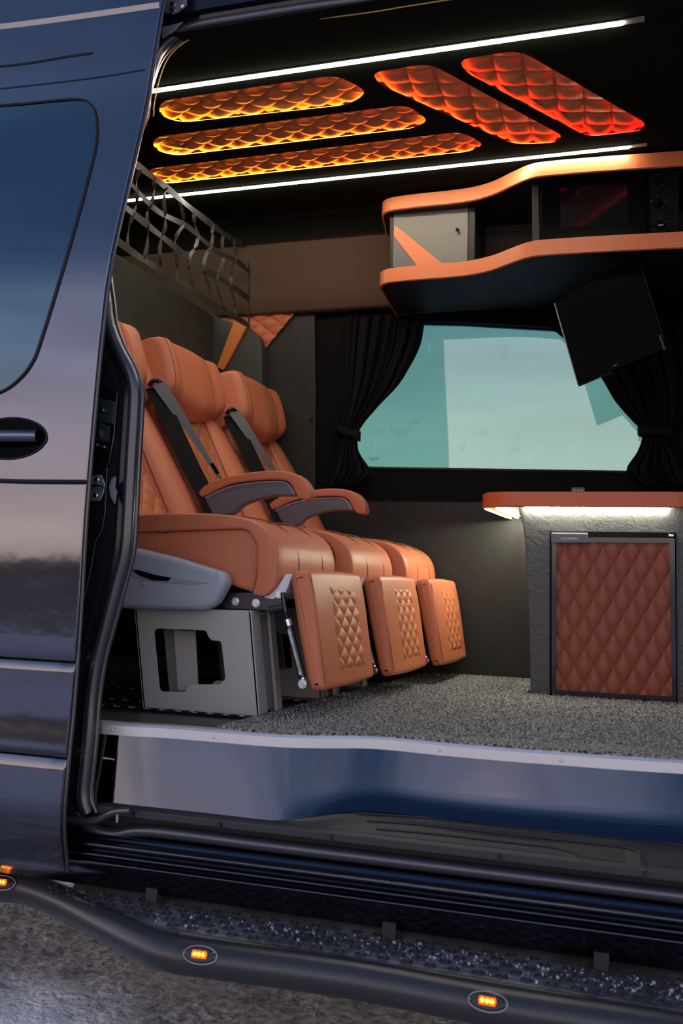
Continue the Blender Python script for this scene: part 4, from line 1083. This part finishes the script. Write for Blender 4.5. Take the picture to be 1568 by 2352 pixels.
# sill profile swept along the van: lip, track gap, seal roll, ribbed rocker
PY = 2.0
def zz(py): return at(800, py, Y=PY).z
def px_(py, Y): return (Y, at(800, py, Y=Y).z)
rock = [px_(1981, 2.03), px_(1990, 2.012), px_(2002, 2.004), px_(2008, 1.995), px_(2014, 1.985), px_(2022, 1.987), px_(2029, 1.998), px_(2034, 1.990), px_(2040, 1.980), px_(2046, 1.984), px_(2051, 1.994), px_(2056, 1.984), px_(2061, 1.977), px_(2068, 1.984), px_(2076, 2.0), px_(2090, 2.01), (2.05, -.375), (2.10, -.37), (2.10, -.26)]
rk = catmull([(y, z, 0) for y, z in rock[:16]], 3); rkp = [(v.x, v.y) for v in rk] + rock[16:]
obj('rocker', *prismg(rkp, -1.62, XF, 'x'), material('rocker_black', (.10, .105, .13), .22, 1.0, .8), frame, ang=70)
ro = [on_skin(a, b, .085) for a, b in ((150, 1892), (200, 1896), (240, 1915))]
lowt = [Vector((-1.30, 2.035, -.205)), Vector((-1.27, 2.03, -.232)), Vector((-1.20, 2.03, -.245))] + [Vector((x, 2.03, zz(1972) - .006 + .004)) for x in (-1.1, -.8, -.4, 0, .4, XF)]
obj('sill_seal', *tubeg(catmull(lowt, 5), .0145, 12), RUBBER, frame)
# riser (tilted panel under the sill strip)
V = []; nv = 10
fe = catmull([(-1.6, 2.030, .180), (-1.0, 2.040, .180), (-.84, 2.040, .178), (-.76, 2.050, .168), (-.67, 2.100, .152), (-.583, 2.128, .146), (-.484, 2.133, .146), (-.286, 2.136, .148), (.3, 2.145, .150), (.9, 2.145, .150)], 8)
def farZ(x):
    for a, b in zip(fe, fe[1:]):
        if a.x <= x <= b.x: return -(a.z + (b.z - a.z) * (x - a.x) / (b.x - a.x))
    return -.18
def farY(x):
    for a, b in zip(fe, fe[1:]):
        if a.x <= x <= b.x: return a.y + (b.y - a.y) * (x - a.x) / (b.x - a.x)
    return 2.045
for p in se:
    for j in range(nv + 1):
        v = j / nv; V.append((p.x, (p.y - .004) + (farY(p.x) - p.y + .004) * v - .020 * (max(0, v - .70) / .30) ** 2 * min(1, max(0, (p.x + .80) / .2)), -.020 + (farZ(p.x) + .018) * v))
F = [(i * (nv + 1) + j, i * (nv + 1) + j + 1, (i + 1) * (nv + 1) + j + 1, (i + 1) * (nv + 1) + j) for i in range(len(se) - 1) for j in range(nv)]
obj('step_riser', V, F, material('riser_gloss', (.088, .094, .115), .05, 1.0, bump=('noise', 3, .05, .03)), frame, ang=60)
# lip above the door track and the dark track behind it
def lipy(x): return 2.02
lp = [(2.022, -.176), (2.010, -.180), (2.010, -.197), (2.02, -.199), (2.06, -.199), (2.06, -.176)]
obj('track_lip', *prismg(lp, -1.235, XF, 'x'), PLAST, frame, smooth=False, bevel=.002)
obj('door_track', *join(boxg(-1.5, XF, 2.05, 2.12, -.26, -.20), boxg(-1.25, .4, 2.044, 2.048, -.222, -.219)), RUBBERM, frame, smooth=False)
obj('track_clip', *join(*[boxg(x - .003, x + .003, 2.004, 2.012, -.196, -.182) for x in (-1.14, -.92, -.66, -.30, -.02, .12)]), RUBBERM, frame, smooth=False)
# entry step tread
ST = -.178
tx_ = [-.84 + (XF + .84) * i / 60 for i in range(61)]
def tsurf(x, v, h=0): return Vector((x, 2.012 + (farY(x) - 2.012) * v, -.181 + (farZ(x) + .181) * v + h))
V = [tsurf(x, v / 6, dh) for dh in (0, -.012) for x in tx_ for v in range(7)]
F = [(k + i * 7 + v, k + i * 7 + v + 1, k + (i + 1) * 7 + v + 1, k + (i + 1) * 7 + v) for k in (0, 61 * 7) for i in range(60) for v in range(6)]
stp = obj('step_tread', V, F, PLAST, frame, label='black ribbed plastic step')
for a_ in (1, 2, 3):
    vb = .86 - .26 * (a_ - 1); xe = .10 - .12 * (a_ - 1)
    pts = catmull([tsurf(-.66 + .03 * a_, vb - .05, .001), tsurf(-.45, vb, .001), tsurf(-.25, vb, .001), tsurf(xe - .06, vb, .001), tsurf(xe - .012, vb - .12, .001), tsurf(xe, max(.1, vb - .45), .001), tsurf(xe, .02, .001)], 6)
    obj('tread_rib', *tubeg(pts, .0036, 6, flat=.6), PLAST, stp)
    q0, q1, q2, q3 = tsurf(xe - .036, .05, .001), tsurf(xe - .008, .05, .001), tsurf(xe - .012, vb - .16, .001), tsurf(xe - .040, vb - .10, .001)
    obj('tread_slot', [q0, q1, q2, q3] + [q + Vector((0, 0, .0006)) for q in (q0, q1, q2, q3)], [(0, 1, 2, 3), (4, 5, 6, 7)], material('slot_brown', (.05, .045, .03), .7), stp, smooth=False)
# latch plate, lock cover and striker in the pillar
def pl(px, o_=.085): return [on_skin(a, b, o_) for a, b in px]
def plateg(px, o_, th, dy=0):
    v = pl(px, o_); n_ = len(v)
    v2 = [p + Vector((0, th, 0)) for p in v]
    return v + v2, [tuple(range(n_)), tuple(range(2 * n_ - 1, n_ - 1, -1))] + [(i, (i + 1) % n_, (i + 1) % n_ + n_, i + n_) for i in range(n_)]
lc = obj('lock_cover', *plateg([(225, 884), (262, 893), (270, 902), (262, 1000), (252, 1060), (238, 1085), (215, 1098), (195, 1100), (205, 900)], .072, .012), GLOSSB, frame, bevel=.002, label='glossy black lock cover on the pillar')
obj('lock_plate', *plateg([(222, 914), (264, 922), (259, 974), (215, 966)], .069, .003), material('lock_green_black', (.015, .03, .025), .3), lc, bevel=.001)
obj('lock_recess', *plateg([(222, 975), (252, 978), (250, 1014), (215, 1010)], .070, .002), PLAST, lc)
for px, py, r_ in ((236, 942, .006), (223, 1022, .0055), (239, 1027, .0055)):
    c = on_skin(px, py, .068); obj('screw', *join(discg(c, (0, -1, 0), r_, .003, 16), discg(c + Vector((0, -.003, 0)), (0, -1, 0), r_ * .6, .002, 6)), STEEL, lc)
obj('bolt_head', *join(plateg([(221, 988), (229, 986), (229, 1003), (221, 1006)], .062, .006), plateg([(222, 972), (231, 971), (230, 976), (223, 977)], .064, .004)), STEEL, lc)
sk = obj('striker_plate', *plateg(fillet_px := [(202, 1094), (232, 1090), (240, 1110), (238, 1130), (229, 1150), (210, 1151), (198, 1140)], .070, .004), ZINC, frame, bevel=.001, label='zinc striker plate')
obj('striker_bar', *tubeg([on_skin(198, 1118, .060), on_skin(226, 1115, .058), on_skin(243, 1120, .062)], .0042, 8), STEEL, sk)
for px, py in ((222, 1102), (219, 1138)):
    c = on_skin(px, py, .069); obj('screw', *discg(c, (0, -1, 0), .007, .003, 16, .005), STEEL, sk)
obj('pillar_bracket', *plateg([(262, 1093), (266, 1098), (263, 1118), (268, 1128), (263, 1158), (253, 1140), (250, 1118), (254, 1102)], .068, .004), GREYD, frame, bevel=.001)
obj('flange_line', *tubeg([on_skin(a, b, .073) for a, b in ((246, 1075), (241, 1180), (235, 1215), (219, 1245), (210, 1300), (190, 1390), (175, 1430))], .0012, 5), DSTEEL, frame)
obj('guide_arm', *join(tubeg(catmull([on_skin(a, b, .07) for a, b in ((146, 1883), (190, 1886), (225, 1882), (262, 1865), (300, 1862))], 5), .0085, 10)), RUBBER, frame)
c = on_skin(269, 1880, .065); obj('guide_pin', *tubeg([c + Vector((0, 0, .01)), c - Vector((0, 0, .008))], .0035, 10), STEEL, frame)
# roller bracket at the upper corner
V3 = [on_skin(a, b, .06) for a, b in ((372, 0), (440, -20), (440, 25), (410, 45), (378, 60))]
obj('upper_hinge_bracket', *join(plateg([(378, -20), (430, -30), (428, 12), (405, 30), (380, 30)], .060, .004), plateg([(372, 62), (420, 50), (400, 70), (372, 88)], .07, .003)), GREYD, frame, bevel=.001)
for px, py, r_ in ((397, 12, .009), (397, 26, .010), (421, 17, .006)):
    c = on_skin(px, py, .055); obj('screw', *join(discg(c, (0, -1, 0), r_, .006, 16, r_ * .8)), STEEL, frame)
# welt along the upper edge of the opening, LED glow painted into its colour
obj('welt', *tubeg([p + Vector((0, .012, -.026)) if p.x > -1.2 else p + Vector((.02, .012, -.018)) for p in path if p.z > 1.62 and p.x < .2], .0018, 6), material('welt_led_glow', (.75, .42, .10), .4), frame, label='thin welt of the headliner, coloured as if glowing in the LED light')
# header trim between the opening and the ceiling
hv = []
hpts = [p for p in path if p.z > 1.7 and p.x > -1.2]
for p in hpts:
    hv += [p + Vector((0, .02, -.012)), p + Vector((0, .05, .01)), Vector((p.x, p.y + .12, ZC_))]
hf = [(i * 3 + k, i * 3 + k + 1, i * 3 + 4 + k, i * 3 + 3 + k) for i in range(len(hpts) - 1) for k in range(2)]
obj('header_trim', hv, hf, VINYLD, frame)
# inner side wall left of the opening
struct(obj('wall_left', *prismg([(2.16, 0), (2.16, 1.0), (2.24, 1.85), (2.20, 1.85), (2.12, 1.0), (2.12, 0)], XR, -1.62, 'x'), VINYL, smooth=False))

# ------------------------------------------------------------------ running board
rbd = thing('running_board', 'black side step with a dimpled tread and a bent tube below the van door', 'running board', (-.6, 1.95, -.45))
BZ, TZ, TR = -.39, -.425, .037
tpx = [(-120, 2020), (0, 2035), (60, 2040), (150, 2074), (260, 2132), (350, 2176), (410, 2193), (459, 2200), (800, 2247), (1118, 2307), (1400, 2352), (1568, 2380), (1750, 2410)]
tpath = catmull([at(a, b, Z=TZ) for a, b in tpx], 8)
BM = material('step_powder_black', (.028, .029, .034), .32, 0, .5, bump=('noise', 160, .25, .001))
obj('tube', *tubeg(tpath, TR, 20), BM, rbd)
btop = [(172, 2018), (400, 2050), (800, 2113), (1200, 2172), (1568, 2228), (1750, 2256)]
bbot = [(1750, 2352), (1568, 2322), (1200, 2258), (800, 2190), (520, 2150), (352, 2118), (332, 2134), (163, 2056)]
bp_ = [P2(a, b, BZ) for a, b in btop + bbot]
TREAD = material('tread_dark', (.035, .036, .042), .5, 0, .5, col2=(.14, .14, .155), cscale=9, bump=('noise', 120, .7, .006))
br_ = obj('tread', *prismg(fillet(bp_, .012, 3), BZ - .02, BZ, 'z'), TREAD, rbd, bevel=.006)
# dimples in three staggered rows
dm = []; dots = []
A0, A1 = Vector((*P2(250, 2040, BZ), BZ)), Vector((*P2(1700, 2262, BZ), BZ))
B0, B1 = Vector((*P2(420, 2118, BZ), BZ)), Vector((*P2(1700, 2318, BZ), BZ))
def dimple(c, r=.0105):
    V, F = [], []; prof_ = [(1.25, .0005), (1.0, .0035), (.72, .0045), (.5, .0005)]
    for rr, h in prof_:
        for k in range(12): a = k * math.pi / 6; V.append(c + Vector((rr * r * math.cos(a), rr * r * math.sin(a), h)))
    for j in range(3):
        for k in range(12): F.append((j * 12 + k, j * 12 + (k + 1) % 12, (j + 1) * 12 + (k + 1) % 12, (j + 1) * 12 + k))
    return V, F, [c + Vector((.5 * r * math.cos(k * math.pi / 6), .5 * r * math.sin(k * math.pi / 6), .0006)) for k in range(12)]
for r_ in range(5):
    for c_ in range(34):
        x = -1.36 + (c_ + .5 * (r_ % 2)) * .047
        y = 1.925 + r_ * .030
        if r_ == 0 and x < -1.03 or r_ == 1 and x < -1.13 or r_ == 2 and x < -1.22: continue
        V_, F_, D_ = dimple(Vector((x, y, BZ))); dm.append((V_, F_)); dots.append((D_, [tuple(range(12))]))
dmo = addgeo(br_, join(*dm), BM); addgeo(br_, join(*dots), RUBBERM, False)
# snow grains lying on the tread
gr = []
for i in range(800):
    x = random.uniform(-1.05, .25); y = random.gauss(1.985, .028)
    if y < 1.92 or y > 2.045: continue
    if random.random() > .35 + .65 * min(1, max(0, (x + 1.05) / .6)): continue
    s_ = random.uniform(.0005, .0016) if random.random() < .93 else .0028; c = Vector((x, y, BZ + s_ * .5))
    v, f = boxg(-s_, s_, -s_, s_, -s_ * .6, s_ * .6); m_ = Matrix.Rotation(random.uniform(0, 3), 3, (random.random(), random.random(), 1))
    gr.append(([m_ @ Vector(q_) + c for q_ in v], f))
sg_ = tag(obj('snow_grains', *join(*gr), material('snow', (.45, .47, .52), .5), smooth=False), 'scattered snow grains lying on the tread of the running board', 'snow'); sg_['kind'] = 'stuff'
lip = catmull([Vector((*P2(a, b, BZ), BZ - .012)) for a, b in ((405, 2146), (600, 2176), (800, 2206), (1200, 2272), (1568, 2336), (1750, 2366))], 5)
obj('tread_lip', *stripg(lip, (0, 1, .5), .022, .003, (0, -.4, 1)), material('lip_blue_black', (.03, .04, .055), .45), rbd)
obj('lip_line', *tubeg([p + Vector((0, .012, .011)) for p in lip], .0012, 5), material('lip_olive', (.16, .15, .05), .5), rbd, label='thin yellow edge line')
for px in (330, 885, 1380):
    x = at(px, 2090, Y=2.0).x
    obj('bracket', *join(boxg(x - .015, x + .015, 2.03, 2.10, -.42, -.33), boxg(x - .02, x + .02, 1.95, 2.09, BZ - .045, BZ - .02)), PLAST, rbd, bevel=.003)
def marker(px, py, label):
    c = at(px, py, Z=TZ); i = min(range(len(tpath)), key=lambda k: (tpath[k] - c).length)
    d = (tpath[min(i + 1, len(tpath) - 1)] - tpath[i - 1]).normalized(); x = c.x
    base = tpath[i].copy()
    # point on the front of the tube facing the lens
    side = Vector((d.y, -d.x, 0)).normalized(); n_ = (side * .80 + Vector((0, 0, .45))).normalized(); upv = n_.cross(d).normalized()
    if upv.z < 0: upv = -upv
    best = min([tpath[k].lerp(tpath[k + 1], s_ / 8) for k in range(max(0, i - 3), min(len(tpath) - 1, i + 3)) for s_ in range(8)], key=lambda p: abs((p + n_ * TR).x / (p + n_ * TR).y - at(px, py, Y=1).x))
    f = best + n_ * (TR - .003)
    t = thing('side_marker_light', label, 'marker light', f, 'orange marker lights on the step tube')
    def oval(a, b, h, n0=28): return [f + d * (a * math.cos(k * 2 * math.pi / n0)) + upv * (b * math.sin(k * 2 * math.pi / n0)) + n_ * h for k in range(n0)]
    rows = [oval(.036, .017, 0), oval(.035, .016, .006), oval(.031, .013, .009), oval(.015, .006, .0095)]
    V = [p for r_ in rows for p in r_]; F = [(j * 28 + k, j * 28 + (k + 1) % 28, (j + 1) * 28 + (k + 1) % 28, (j + 1) * 28 + k) for j in range(3) for k in range(28)] + [tuple(range(84, 112))]
    obj('housing', V, F, material('marker_housing', (.02, .018, .02), .15, 0, .6), t)
    obj('lens', *join(*[([f + d * (a_ + dx_) + upv * (b_ + dy_) + n_ * (.0095 + h_) for dx_, dy_ in ((-.0145, -.007), (.0145, -.007), (.0165, 0), (.0145, .007), (-.0145, .007), (-.0165, 0)) for h_ in (0, .003)],
        [(0, 2, 4, 6, 8, 10), (11, 9, 7, 5, 3, 1)] + [(2 * k, 2 * k + 1, (2 * k + 3) % 12, (2 * k + 2) % 12) for k in range(6)]) for a_, b_ in ((0, 0),)]), AMBER, t, smooth=False, label='glowing orange lens')
    obj('lamp_chip', *join(*[discg(f + d * q_ + n_ * .0126, n_, .0036, .001, 12) for q_ in (-.009, 0, .009)]), AMBERH, t, label='three bright light chips')
    obj('rim', *tubeg(oval(.036, .017, .004), .0014, 6, True), material('clear_rim', (.35, .33, .36), .2), t)
marker(458, 2202, 'glowing orange marker light on the step tube, at the bend below the open doorway')
marker(1118, 2316, 'glowing orange marker light on the step tube, furthest right')
marker(2, 2044, 'glowing orange marker light on the step tube, cut off by the left edge')
